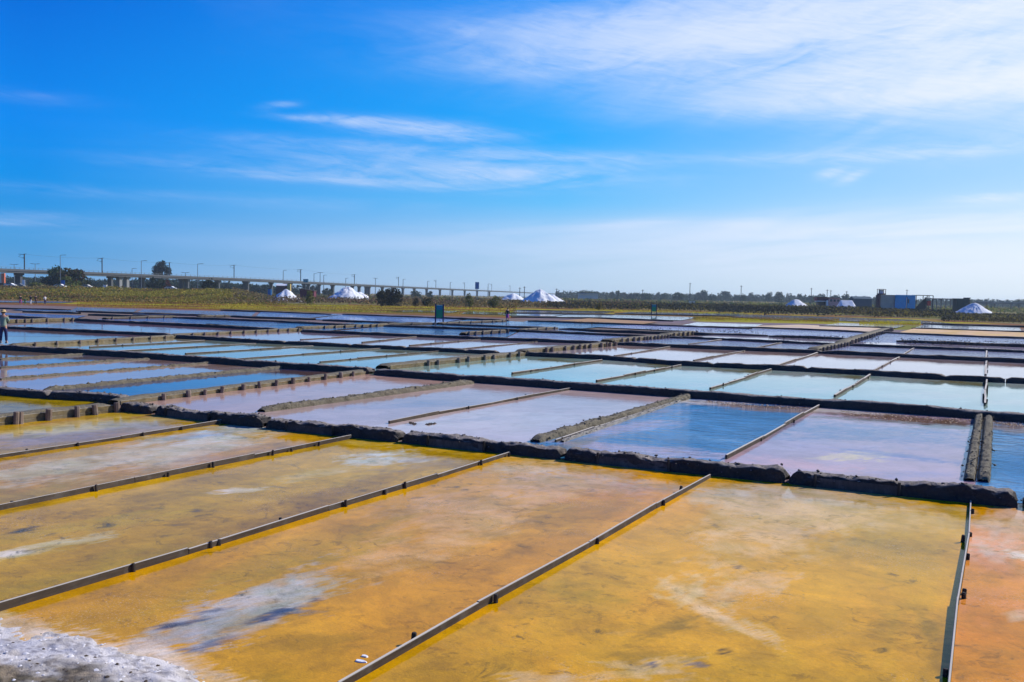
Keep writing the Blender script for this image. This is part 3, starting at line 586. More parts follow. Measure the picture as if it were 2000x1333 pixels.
def clods(o, me, matn, dens, s0, s1, seed):
    rg = np.random.default_rng(seed); nv = len(me.vertices); co_ = np.empty(nv*3); me.vertices.foreach_get('co', co_); co_ = co_.reshape(-1, 3); ok = np.where(co_[:, 2] > .02)[0]
    k = int(len(ok)*dens); idx = rg.choice(ok, k); P = co_[idx]+rg.normal(size=(k, 3))*np.array([.04, .02, .008]); sz = rg.uniform(s0, s1, k)*(rg.random(k)**1.5+.45)
    a = rg.random(k)*6.28; sc = rg.uniform(.6, 1.4, (k, 1, 3))*sz[:, None, None]; V = OCT[None]*sc+rg.normal(size=(k, 6, 3))*sz[:, None, None]*.22
    ca, sa = np.cos(a)[:, None], np.sin(a)[:, None]; V = np.stack([V[..., 0]*ca-V[..., 1]*sa, V[..., 0]*sa+V[..., 1]*ca, V[..., 2]*.7], -1)+P[:, None]
    F = (OCF[None]+np.arange(k)[:, None, None]*6).reshape(-1, 3); tag(obj('clods', mesh_np('clods', V.reshape(-1, 3), F), MT[matn], o), kind='stuff')
def bank(px, wd, h, step, amp, label, group, matn='bank', side=1., seed=0, name='mud_bank', cat='mud bank', **kw):
    pts = [G(x, y)[:2] for x, y in px]
    me, off = bank_mesh(pts, wd, h, step, amp, side, seed, **kw)
    o = obj(name, me, MT[matn], None, off)
    if step <= .19: clods(o, me, matn, .25 if step > .08 else .08, .008, .038 if wd > .25 else .028, seed+1)
    return tag(o, label, cat, group)
def along(line, x0, x1):
    q = [p for p in A[line] if x0 < p[0] < x1]; return [(x0, yon(line, x0))]+q+[(x1, yon(line, x1))]
# nearest bank in six mounds, some with a sluice board set in the face
cuts = [231, 297, 514, 778, 1097, 1537, 1992]
d1lab = ['shortest dark mud mound of the nearest bank, touching the timber wall', 'mud mound of the nearest bank with a weathered sluice board, second from the timber wall',
 'dark mud mound of the nearest bank second mound right of the timber wall', 'dark mud mound of the nearest bank with a long pinkish sluice board, left of centre',
 'mud mound of the nearest bank with a broken board, below the deep blue pan', 'longest dark mud mound of the nearest bank, reaching the right edge below the double ridge']
boards = {1: (325, 408), 2: (560, 650), 3: (836, 946), 4: (1168, 1306), 5: (1592, 1756)}
for i in range(6):
    a, b = cuts[i]+(3 if i else 0), cuts[i+1]-4
    o = bank(along('D1', a, b), .52, .205, .05, .05, d1lab[i], 'mounds of the nearest mud bank', seed=i*7+1, endr=.16, lump=.02)
    if i in boards:
        p, q = boards[i]; g0 = G(p, yon('D1', p)); g1 = G(q, yon('D1', q)); L = np.linalg.norm(g1-g0)
        m = MB().box(0, L, -.035, .02, -.05, .13); br = m.build('sluice_board', MT['board_dark'], o)
        br.location = Vector(g0)-o.location+Vector((0, .012, 0)); br.rotation_euler = (math.radians(-12), 0, math.atan2(g1[1]-g0[1], g1[0]-g0[0]))
        for q2 in (g0, g1):
            st = MB().tube((0, 0, -.1), (0, 0, .2), .03, .026, 7).build('sluice_post', MT['peg'], o); st.location = Vector(q2)-o.location+Vector((0, -.02, 0))
bank([(1999, 990), (2150, 1006)], .5, .225, .1, .035, 'dark end of the nearest mud bank cut by the right edge of the picture', 'mounds of the nearest mud bank', seed=77)
BK = [  # line, x0, x1, width, height, step, label
 ('D1L', -120, 86, .5, .24, .14, 'dark mud bank at the left edge above the small ochre pan'),
 ('D1L', 92, 232, .5, .26, .14, 'short dark mud bank running into the timber wall left of the nearest bank'),
 ('D2', -160, 716, .62, .30, .16, 'long dark mud bank the person in the green jacket stands on'),
 ('D2', 730, 2120, .62, .29, .18, 'long dark mud bank between the pink pans and the turquoise pans on the right'),
 ('D3', 342, 552, .6, .26, .25, 'dark mud bank left of the first white gap behind the turquoise strips'),
 ('D3', 555, 680, .6, .26, .25, 'dark mud bank between two white gaps behind the turquoise strips'),
 ('D3', 684, 788, .6, .26, .25, 'short dark mud bank right below the green information board reflection'),
 ('D3', 791, 907, .6, .26, .25, 'dark mud bank left of centre behind the turquoise strips, fourth piece of its row'),
 ('D3', 910, 968, .6, .26, .25, 'shortest dark mud bank running into the olive timber wall'),
 ('D3', 1030, 1236, .6, .27, .25, 'dark mud bank starting at the olive timber wall behind the turquoise pans'),
 ('D3', 1239, 1388, .6, .27, .25, 'dark mud bank behind the second turquoise pan from the olive wall'),
 ('D3', 1392, 1573, .6, .27, .25, 'dark mud bank behind the third turquoise pan from the olive wall'),
 ('D3', 1577, 1843, .6, .27, .25, 'long dark mud bank behind the fourth turquoise pan, with a brown reflection below'),
 ('D3', 1847, 1962, .6, .27, .25, 'short dark mud bank beside the white pipe divider at the right'),
 ('D3', 1968, 2120, .6, .27, .25, 'dark mud bank cut by the right edge behind the turquoise pans'),
 ('D4L', -160, 325, .6, .27, .3, 'dark mud bank left of the stake wall near the person in the green jacket'),
 ('D4', 588, 1172, .65, .28, .4, 'dark mud bank behind the white strips left of the olive timber wall'),
 ('D4', 1200, 1602, .65, .28, .4, 'dark mud bank behind the white pans between the two far stake walls'),
 ('D4', 1606, 2120, .65, .28, .4, 'dark mud bank behind the white pans right of the far stake wall'),
 ('a6', 145, 536, .7, .30, .4, 'dark mud bank below the lilac strip on the far left'),
 ('D5', 1310, 1655, .6, .22, .5, 'thin dark mud bank behind the lilac pans left of the far stake wall'),
 ('D5', 1660, 2120, .6, .22, .5, 'thin dark mud bank behind the lilac pans at the right edge'),
 ('E5', 1015, 1330, .7, .22, .6, 'thin dark mud bank behind the lilac pan right of the woman in pink'),
 ('E4', 750, 1100, .7, .22, .6, 'thin dark mud bank just below the green information board'),
]
for i, (l, a, b, wd, h, st, lab) in enumerate(BK):
    bank(along(l, a-(1.5 if a > 0 else 0), b+1.5), wd*(1 if i < 4 else .9), h*.76, st*.75, .035, lab, 'dark mud banks between the salt pans', 'bank' if i < 4 else 'bank_far', seed=i*11+50, endr=.18)
FB = [  # far thin banks by their foot points
 ([(-60, 617), (12, 620), (126, 626.5)], .3, 'far dark bank left of the row of stakes behind the person in green'),
 ([(-60, 600), (9, 603), (132, 606)], .2, 'far thin bank below the group of four people'),
 ([(43, 609), (150, 612)], .2, 'far short bank right of the head of the person in green'),
 ([(147, 608.5), (250, 612), (346, 614)], .2, 'far thin bank under the round bush on the left'),
 ([(171, 615), (250, 618), (346, 621)], .2, 'far thin bank ending at the left short stake wall'),
 ([(346, 621.5), (500, 627.5), (600, 630)], .25, 'far bank starting at the left short stake wall'),
 ([(272, 612.5), (409, 616.5)], .18, 'far thin bank under the umbrella pine'),
 ([(97, 582.5), (250, 587), (330, 588)], .25, 'farthest bank at the foot of the left grass field'),
 ([(430, 606), (506, 609), (640, 614.5)], .2, 'far thin bank below the yellow glasswort on the left'),
 ([(445, 618), (500, 621), (612, 624)], .2, 'far thin bank left of the pale far stake wall'),
 ([(533, 629), (659, 635), (710, 636.5)], .22, 'far bank over the dark blue pan left of centre'),
 ([(629, 625.5), (750, 631), (770, 632)], .2, 'far bank right below the white salt heap'),
 ([(668, 614.5), (750, 618), (834, 620.5)], .2, 'far thin bank left of the green information board'),
 ([(834, 621), (988, 627)], .24, 'far bank between the green information board and the woman in pink'),
 ([(867, 635), (1000, 640), (1084, 643)], .24, 'far bank starting at the right foot of the green information board'),
 ([(1030, 628), (1250, 635.5), (1466, 643)], .24, 'far long bank below the orange dry pan'),
 ([(1090, 644), (1250, 650), (1500, 657.5)], .24, 'far ragged bank crossing the middle of the lilac pans'),
 ([(1440, 640), (1600, 646), (1710, 651.5)], .24, 'far bank under the beige dry pan'),
 ([(1500, 658.5), (1670, 665)], .3, 'far ragged bank left of the far rubble wall'),
 ([(1200, 613), (1440, 618.5)], .2, 'far bank between the two pale pans by the small green board'),
 ([(1000, 619.5), (1170, 622), (1310, 627)], .2, 'far bank over the orange dry pan'),
 ([(1750, 669), (1880, 674), (2080, 682)], .32, 'far ragged bank with dark tufts at the right edge'),
 ([(1700, 650), (1880, 658), (2080, 665)], .24, 'far bank under the orange dry pan at the right edge'),
 ([(1780, 642), (2000, 649.5), (2080, 652)], .22, 'far bank over the orange dry pan at the right edge'),
 ([(1802, 633), (1900, 636), (2080, 641)], .24, 'far dark bank below the ribbed salt heap'),
 ([(1000, 606), (1100, 608), (1200, 609.5)], .2, 'far thin bank in front of the tall salt heap'),
 ([(985, 612), (1200, 615.5)], .2, 'far thin bank behind the woman in pink'),
 ([(1600, 637.5), (1745, 641.5)], .2, 'far bank between the beige dry pan and the pale strip'),
]
for i, (p, h, lab) in enumerate(FB):
    bank(p, .8, h*.72, 1.2, .04, lab, 'thin far banks on the horizon side', 'bank_far', seed=i*5+400, endr=1.5)
# crumbly ridges running away between pans
RG = [('r1', .42, .13, 'crumbly dark ridge between the first and second pink pans, left of centre'), ('r3', .36, .13, 'crumbly dark ridge on the left side of the deep blue pan'),
      ('s1', .36, .09, 'crumbly dark ridge curving up beside the blue strip at the left'), ('s2', .24, .05, 'low brown ridge between two lilac strips at the left'),
      ('s3', .26, .06, 'crumbly dark ridge between the farther two lilac strips at the left'), ('s4', .28, .06, 'farthest low ridge of the left strips, nearest the long bank')]
for i, (k, wd, h, lab) in enumerate(RG):
    bank(B[k], wd*.82, h*.9, .07, .03, lab, 'crumbly ridges between pans', 'ridge', 0., i*3+900, 'mud_ridge', 'mud ridge', lump=.05, endr=.3)
bank([(1893, 938), (1912, 813)], .20, .11, .06, .03, 'left one of the two brown ridges side by side at the right', 'crumbly ridges between pans', 'ridge', 0., 930, 'mud_ridge', 'mud ridge', lump=.05)
bank([(1921, 940), (1931, 813)], .22, .12, .06, .03, 'right one of the two brown ridges side by side at the right', 'crumbly ridges between pans', 'ridge', 0., 940, 'mud_ridge', 'mud ridge', lump=.05)
bank([(1098, 862), (1348, 776)], .10, .05, .12, .01, 'low pale ledge along the right foot of the ridge by the deep blue pan', 'crumbly ridges between pans', 'crust', 0., 950, 'mud_ledge', 'mud ridge')
# ------------------------------------------------------------------ plank dividers
def box_mesh(name, L, t, h, z0):
    m = MB(); b = .004
    m.add([(0, -t/2, z0), (L, -t/2, z0), (L, t/2, z0), (0, t/2, z0), (0, -t/2, h-b), (L, -t/2, h-b), (L, t/2, h-b), (0, t/2, h-b),
           (b, -t/2+b, h), (L-b, -t/2+b, h), (L-b, t/2-b, h), (b, t/2-b, h)],
          [(3, 2, 1, 0), (0, 1, 5, 4), (1, 2, 6, 5), (2, 3, 7, 6), (3, 0, 4, 7), (4, 5, 9, 8), (5, 6, 10, 9), (6, 7, 11, 10), (7, 4, 8, 11), (8, 9, 10, 11)])
    me = bpy.data.meshes.new(name); me.from_pydata(m.v, [], m.f); return me
PEG = MB().tube((0, 0, -.1), (0, 0, 1.), 1., .85, 6).v, MB().tube((0, 0, -.1), (0, 0, 1.), 1., .85, 6).f
def post_mesh(name, r, h, n=7):
    me = bpy.data.meshes.new(name); m = MB(); m.tube((0, 0, -.12), (0, 0, h-.01), r, r*.95, n, False); m.tube((0, 0, h-.01), (0, 0, h), r*.95, r*.75, n)
    me.from_pydata(m.v, [], m.f); return me
def divider(key, label, h=.055, t=.03, blen=2.6, pegs=None, peg=1.7, wood='board', grp='plank dividers between pans', seg=None, pegmat='peg', name='plank_divider'):
    a, b = seg or B[key]; a = G(*a); b = G(*b); d = b-a; L = np.hypot(d[0], d[1]); ang = math.atan2(d[1], d[0])
    r = empty(name, Vector(a), ang); tag(r, label, 'plank divider', grp)
    n = max(1, int(round(L/blen))); x = 0; rnd = random.Random(hash(key) % 97 if False else len(label)*7+int(L*10))
    cut = [0]+sorted((i+rnd.uniform(-.15, .15))*L/n for i in range(1, n))+[L]
    yo = 0
    for i in range(n):
        me = box_mesh('board', cut[i+1]-cut[i]-.008, t, h*rnd.uniform(.9, 1.08), -.12)
        o = obj('board', me, MT[wood], r); yn = rnd.uniform(-.03, .03)
        o.location = (cut[i], yo, rnd.uniform(-.014, .010)); o.rotation_euler.z = (yn-yo)/(cut[i+1]-cut[i]); yo = yn+rnd.uniform(-.004, .004)
        o.rotation_euler.x = rnd.uniform(-.14, .14); o.rotation_euler.y = rnd.uniform(-.009, .007)
    pm = post_mesh('peg', .026, h+.015, 6)
    xs_ = pegs and [np.linalg.norm((G(*p)-a)[:2]) for p in pegs] or list(np.arange(peg*.7, L, peg))
    for i, x in enumerate(xs_):
        s = rnd.choice((-1, 1)) if not pegs else (-1 if i % 4 else 1)
        o = obj('peg', pm, MT[pegmat], r); o.location = (x+rnd.uniform(-.05, .05), s*(t/2+.03), rnd.uniform(-.03, .02)); o.rotation_euler = (rnd.uniform(-.12, .12), rnd.uniform(-.1, .1), rnd.random()*3)
    return r
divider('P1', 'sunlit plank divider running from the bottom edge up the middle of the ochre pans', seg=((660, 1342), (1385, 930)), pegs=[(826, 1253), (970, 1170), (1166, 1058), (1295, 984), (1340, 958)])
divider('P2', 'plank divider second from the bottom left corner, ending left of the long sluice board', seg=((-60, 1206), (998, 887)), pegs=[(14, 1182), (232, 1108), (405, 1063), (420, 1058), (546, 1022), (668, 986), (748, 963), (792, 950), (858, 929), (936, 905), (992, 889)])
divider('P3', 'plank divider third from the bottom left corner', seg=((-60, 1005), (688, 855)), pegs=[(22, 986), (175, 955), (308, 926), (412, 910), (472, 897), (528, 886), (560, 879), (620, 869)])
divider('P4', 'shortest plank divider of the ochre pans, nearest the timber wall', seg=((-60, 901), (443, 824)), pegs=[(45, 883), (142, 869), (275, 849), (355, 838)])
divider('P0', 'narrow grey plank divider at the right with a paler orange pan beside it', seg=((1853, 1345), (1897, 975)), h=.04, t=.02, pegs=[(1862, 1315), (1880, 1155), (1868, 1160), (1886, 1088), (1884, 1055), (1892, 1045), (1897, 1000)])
divider('r2', 'brown plank divider between the second and third pink pans', h=.055, t=.05, pegs=[(1035, 776), (912, 798), (1010, 780)])
divider('r4', 'sunlit plank divider between the deep blue pan and the lilac pan', h=.06, t=.045, pegs=[(1560, 815), (1545, 824), (1480, 860)])
divider('r3', 'thin pale batten along the right side of the ridge by the deep blue pan', seg=((1085, 862), (1345, 777)), h=.04, t=.04, peg=30)
for k, lab in (('q1', 'first plank divider right of the olive wall among the turquoise pans'), ('q2', 'second plank divider right of the olive wall among the turquoise pans'),
               ('q3', 'third plank divider among the turquoise pans, right of picture centre'), ('q4', 'fourth plank divider among the turquoise pans, short and steep')):
    divider(k, lab, h=.07, t=.07, peg=2.4, grp='plank dividers in the turquoise row')
divider('q5', 'narrow white pipe like divider standing upright in the picture among the turquoise pans', h=.1, t=.06, peg=1.2, grp='plank dividers in the turquoise row', seg=((1923, 792), (1926, 744)))
for k, lab in (('p1', 'plank divider left of the nearest turquoise strip'), ('p2', 'plank divider next to the olive wall on its left, among turquoise strips'), ('p3', 'plank divider among the turquoise strips, third from the olive wall'),
               ('p4', 'fourth plank divider from the olive wall among the turquoise strips'), ('p5', 'plank divider with a line of dark pegs below the left stake wall')):
    divider(k, lab, h=.055, t=.08, peg=3.2, grp='plank dividers in the turquoise row')
for k, lab in (('t1', 'far left plank divider in the white row'), ('t2', 'second plank divider from the left in the white row'), ('t3', 'plank divider of the white row below the green board'), ('t4', 'plank divider of the white row left of the olive wall'),
               ('u1', 'plank divider of the white row first right of the olive wall'), ('u2', 'plank divider of the white row second right of the olive wall'), ('u3', 'plank divider of the white row leading up to the far stake wall'),
               ('u4', 'plank divider of the white row right of the far stake wall'), ('u5', 'narrow upright divider of the white row at the right'),
               ('v1', 'faint plank divider in the far lilac row, left'), ('v2', 'faint plank divider in the far lilac row, left of the far stake wall'), ('v4', 'plank divider in the far lilac row, right of the far stake wall'), ('v5', 'farthest narrow divider at the right edge')):
    divider(k, lab, h=.06, t=.09, peg=4., blen=4, grp='plank dividers in the white and lilac rows')
# ------------------------------------------------------------------ timber retaining walls with stakes
def wall(seg, h, stakes, label, soil=.45, sr=.055, extra=.03, name='timber_wall', blen=3., wood='wallwood', auto=None):
    a = G(*seg[0]); b = G(*seg[1]); d = b-a; L = np.hypot(d[0], d[1]); ang = math.atan2(d[1], d[0])
    r = empty(name, Vector(a), ang); tag(r, label, 'timber wall', 'staked timber walls')
    rnd = random.Random(int(L*100)); n = max(1, int(round(L/blen)))
    for row in range(2):
        for i in range(n):
            l0 = L/n; me = box_mesh('board', l0-.012, .04, h*.5-.006, 0)
            o = obj('board', me, MT[wood], r); o.location = (i*l0+.004, rnd.uniform(-.008, .008), -.06+row*(h*.5)+(.0 if row == 0 else .0)); o.scale.z = 1.1 if row else 1.
    # earth packed behind the boards
    P = [(x, .03) for x in np.linspace(0, L, max(4, int(L/.25)))]
    me, off = bank_mesh(P, soil, h*.97, .25 if L < 40 else .6, .02, 1., int(L*7), endr=.2)
    o = obj('earth_fill', me, MT['ridge'], r); o.location = off
    xs_ = [np.linalg.norm((G(*p)-a)[:2]) for p in stakes] if stakes else list(np.arange(.6, L, auto))
    pms = [post_mesh('stake', sr*rnd.uniform(.85, 1.15), h+extra, 8) for _ in range(3)]
    for i, x in enumerate(xs_):
        o = obj('stake', pms[i % 3], MT['post'], r); o.location = (x, -.02-sr-.005, rnd.uniform(-.03, .02)); o.rotation_euler = (rnd.uniform(-.1, .1), rnd.uniform(-.08, .08), rnd.random()*3)
    return r
wall(((-60, 836), (226, 803)), .22, [(26, 826), (33, 825), (92, 819), (143, 812), (180, 808), (222, 803)], 'nearest timber wall with six thick stakes at the left edge beside the ochre pan', .5, .075)
wall(((235, 790), (732, 728)), .15, [(316, 780), (365, 774), (398, 770), (432, 766), (477, 761), (508, 757), (542, 753), (576, 749), (606, 745), (638, 741), (666, 737), (690, 734), (729, 729)], 'long timber wall with thirteen round stakes between blue strip and pink pan', .5, .07)
wall(((762, 721), (1030, 694)), .20, [(835, 714), (853, 712), (896, 708), (912, 706), (949, 703), (964, 701), (996, 698), (1012, 696), (1027, 694)], 'olive timber wall with dark stakes at the left end of the turquoise pans', .8, .075)
wall(((1030, 691), (1200, 675.5)), .25, [(1064, 688), (1078, 687), (1102, 684.5), (1116, 683), (1130, 682), (1142, 681), (1150, 680), (1169, 678), (1180, 677), (1188, 676.5), (1198, 675.5)], 'timber wall with evenly spaced stakes behind the first white pan', .9, .09)
wall(((1200, 669.5), (1310, 660)), .26, [(x, 669.5-(x-1200)*.0864) for x in (1212, 1224, 1236, 1246, 1257, 1262, 1269, 1277, 1283, 1290, 1296, 1302, 1308)], 'far timber wall with close stakes above the lilac row, centre right', 1.2, .10)
wall(((1310, 657.5), (1362, 652)), .26, None, 'farthest pale stake wall overgrown at its right end', 1.2, .10, auto=1.5)
wall(((1602, 687), (1660, 674.5)), .26, None, 'stake wall rising toward the blue container shed', .9, .09, auto=1.3, wood='board')
wall(((1660, 672.5), (1742, 645)), .28, None, 'farthest rubble topped wall leading to the blue container shed', 1.2, .11, auto=2.4, wood='board')
wall(((30, 678), (345, 660)), .18, [(68, 676), (110, 673.5), (157, 671), (190, 669), (226, 667), (258, 665), (291, 663), (324.5, 661.5)], 'low timber wall with eight stakes right of the person in the green jacket', .6, .07)
wall(((345, 658), (590, 645.5)), .2, [(374, 656.5), (398, 655.3), (424, 654), (450, 652.7), (475, 651.4), (500, 650.2), (522, 649), (545, 648), (563, 647), (583, 646)], 'low timber wall with ten small stakes behind the turquoise strips', .7, .07)
wall(((592, 642.5), (760, 636.5)), .2, [(632, 641), (653, 640.3), (672, 639.6), (694, 638.9), (707, 638.4), (723, 637.8), (736, 637.4)], 'pale far stake wall left of the green information board', 1., .08)
wall(((16, 630), (146, 626)), .26, [(32, 629.5), (48, 629), (61, 628.6), (91, 627.7), (125, 626.7), (140, 626.2)], 'pinkish far timber wall behind the shoulder of the person in green', .8, .08)
wall(((210, 623.5), (346, 620.5)), .2, None, 'left short far stake wall below the umbrella pine', .8, .07, auto=2.6, wood='board')
wall(((394, 620), (450, 618.5)), .2, None, 'tiny pale stake wall far left of centre', .8, .07, auto=2., wood='board')
wall(((913, 654.5), (992, 649.5)), .25, [(913.5, 654.4), (927, 653.6), (942, 652.7), (959, 651.6), (975, 650.6), (990, 649.6)], 'far stake row just below the woman in pink', .8, .08, wood='board')
wall(((867, 634), (990, 628.5)), .22, None, 'pale far plank wall right of the green information board', 1., .07, auto=3., wood='board')
wall(((750, 636), (850, 634)), .22, None, 'pale far plank wall touching the left foot of the green information board', 1., .07, auto=3.5, wood='board')
wall(((1026, 648), (1090, 643.5)), .25, None, 'far stake wall right of the woman in pink', 1., .08, auto=2.2, wood='board')
# ------------------------------------------------------------------ foreground muddy corner with salt fringe
def corner():
    n, m = 170, 120
    px = np.linspace(-420, 520, n)[None, :]; t = np.linspace(0, 1, m)[:, None]
    edge = np.interp(px, [-420, -200, 0, 30, 150, 300, 400, 470, 520], [1110, 1150, 1196, 1204, 1226, 1264, 1292, 1322, 1350]) + 0*t
    PXs = px+0*t; PYs = edge-6 + t*330
    d = (PXs-1000)[..., None]*RT + (666.5-PYs)[..., None]*UP + F_PX*FW; P = d*(-H/d[..., 2])[..., None]; X, Y = P[..., 0], P[..., 1]
    r = (PYs-edge)+70*(fbm(X*1.6, Y*1.2, 5, 5)-.5)+22*(fbm(X*9, Y*9, 3, 6)-.5)
    base = ss(r, -10, 110)
    n1 = fbm(X*5, Y*5, 4, 11)-.5; n2 = fbm(X*16, Y*16, 3, 12)-.5
    Z = -.05 + ss(r, -20, 60)*.03 + base*.05 + (n1*.04+n2*.022)*ss(r, -15, 50)
    c = np.ones(X.shape+(3,))*L3((138, 122, 98))
    def ly(mk, cc):
        nonlocal c; c = c*(1-mk[..., None]) + L3(cc)*mk[..., None]
    nn = fbm(X*1.4, Y*2.6, 5, 20); nb = fbm(X*7, Y*9, 4, 31); ns = fbm(X*22, Y*22, 3, 33)
    ly(ss(nb, .42, .58)*.8, (84, 74, 50)); ly(ss(nn, .48, .58)*.75, (200, 192, 184)); ly(ss(ns, .56, .66)*.7, (66, 56, 44))
    fr = ss(r, -14, 4)*(1-ss(r, 34+50*nn, 80+90*nn)); ly(fr*(.6+.4*ss(nb, .38, .5)), (216, 208, 203)); ly(fr*ss(ns, .6, .68)*.6, (104, 92, 88)); ly((1-ss(r, -6, 26))*.8, (196, 166, 120))
    bl = ss(r, 30, 44)*(1-ss(r, 50, 66))*(1-ss(PXs, 120, 260)); ly(bl*.3, (120, 130, 160))
    me, off = mesh_np('salty_shore', np.stack([X, Y, Z], -1).reshape(-1, 3), grid_faces(m, n)[:, ::-1], c.reshape(-1, 3), center=True)
    me.materials.append(m_attr('salty shore', .8, .3, .2, 14., .02, 60.)); o = obj('salty_shore', me, None, None, off); tag(o, kind='structure')
    # crumbs of salt and mud lying on it
    V = []; Q = []; cl = []; oc = np.array([(1, 0, 0), (0, 1, 0), (-1, 0, 0), (0, -1, 0), (0, 0, 1.)])
    ii = RNG.integers(6, m, 1500); jj = RNG.integers(0, n, 1500)
    for i, j in zip(ii, jj):
        if r[i, j] < 4: continue
        s = RNG.uniform(.004, .017)*(1+(RNG.random() > .95)); b = len(V); a = RNG.random()*6; p = np.array([X[i, j]+RNG.normal()*.02, Y[i, j]+RNG.normal()*.02, Z[i, j]])
        ca, sa = math.cos(a), math.sin(a); cc = L3((225, 220, 218)) if RNG.random() < (.8 if fr[i, j] > .5 else .35) else L3((80, 68, 56))
        for q in oc: V.append(p+s*np.array([q[0]*ca*1.5-q[1]*sa, q[0]*sa*1.5+q[1]*ca, q[2]*.7])); cl.append(cc)
        Q += [(b, b+1, b+4), (b+1, b+2, b+4), (b+2, b+3, b+4), (b+3, b, b+4)]
    me, off = mesh_np('salt_crumbs', V, Q, np.array(cl), center=True); me.materials.append(MT['salt'])
    tag(obj('salt_crumbs', me, None, None, off), kind='stuff')
corner()
# two lumps of floating salt crust
for i, (x, y, s, lab) in enumerate([(712, 1283, .045, 'small white salt crust flake in the middle ochre pan, the upper of two'), (704, 1293, .07, 'small white salt crust flake in the middle ochre pan, the lower of two')]):
    m = MB(); k = 9; vs = [(math.cos(j/k*6.283)*s*(.7+.5*random.random()), math.sin(j/k*6.283)*s*.5*(.7+.5*random.random()), 0) for j in range(k)]
    m.add(vs+[(v[0]*.8, v[1]*.8, .012) for v in vs], [(j, (j+1) % k, k+(j+1) % k, k+j) for j in range(k)]+[tuple(range(k, 2*k))])
    p = G(x, y, -.03); me = bpy.data.meshes.new('salt_flake'); me.from_pydata(m.v, [], m.f)
    a_ = me.color_attributes.new('Col', 'FLOAT_COLOR', 'POINT'); a_.data.foreach_set('color', [.8]*4*len(me.vertices))
    tag(obj('salt_flake', me, MT['salt'], None, Vector(p)), lab, 'salt flake', 'salt flakes in the ochre pan')
# debris along the far side of the blue and lilac pans
def debris(segs, n, s0, s1, cols):
    V = []; Q = []; cl = []; oc = np.array([(1, 0, 0), (0, 1, 0), (-1, 0, 0), (0, -1, 0), (0, 0, 1.)])
    for (a, b, th) in segs:
        for _ in range(n):
            t = RNG.random(); x = a[0]+(b[0]-a[0])*t; y = a[1]+(b[1]-a[1])*t+RNG.random()*th*(1-.6*abs(2*t-1)**3); p = G(x, y, -.04); s = RNG.uniform(s0, s1); an = RNG.random()*6; bb = len(V)
            cc = L3(cols[RNG.integers(len(cols))])
            for q in oc: V.append(p+s*np.array([(q[0]*math.cos(an)-q[1]*math.sin(an))*1.6, q[0]*math.sin(an)+q[1]*math.cos(an), q[2]*1.])); cl.append(cc)
            Q += [(bb, bb+1, bb+4), (bb+1, bb+2, bb+4), (bb+2, bb+3, bb+4), (bb+3, bb, bb+4)]
    me, off = mesh_np('crust_debris', V, Q, np.array(cl), center=True); me.materials.append(MT['salt'])
    tag(obj('crust_debris', me, None, None, off), kind='stuff')
debris([((1380, 783), (1590, 797), 8), ((1640, 803), (1895, 820), 13), ((1938, 822), (2060, 832), 10)], 1100, .012, .034, [(96, 66, 46), (110, 84, 60), (70, 50, 40), (60, 44, 36), (170, 150, 130)])
debris([((800, 826), (812, 829), 3), ((832, 830), (850, 828), 3)], 40, .02, .05, [(50, 46, 44), (80, 70, 60)])
# ------------------------------------------------------------------ foliage
def leaf_mesh(name, pts, size, cols, upbias=.0, flat=None):
    """one small quad per point, random facing"""
    n = len(pts); size = np.broadcast_to(size, n)[:, None]
    a = RNG.normal(size=(n, 3)); a[:, 2] = a[:, 2]*(1-upbias)+upbias*2*np.abs(a[:, 2]); a /= np.linalg.norm(a, axis=1)[:, None]
    b = RNG.normal(size=(n, 3)); b = b-(b*a).sum(1)[:, None]*a; b /= np.linalg.norm(b, axis=1)[:, None]
    k = RNG.uniform(.4, .8, n)[:, None]
    V = np.stack([pts-b*size*k, pts+a*size, pts+b*size*k, pts-a*size*.7], 1)
    q = np.arange(n*4).reshape(n, 4); me, off = mesh_np(name, V.reshape(-1, 3), q, np.repeat(cols, 4, 0), center=True)
    me.materials.append(MT['leaf']); return me, off
def pal(n, base, var=.35, mixc=None, mp=.2):
    c = np.ones((n, 3))*L3(base)*RNG.uniform(1-var, 1+var, (n, 1))*RNG.uniform(.9, 1.1, (n, 3))
    if mixc is not None:
        m = RNG.random(n) < mp; c[m] = L3(mixc)*RNG.uniform(.7, 1.3, (m.sum(), 1))
    return c
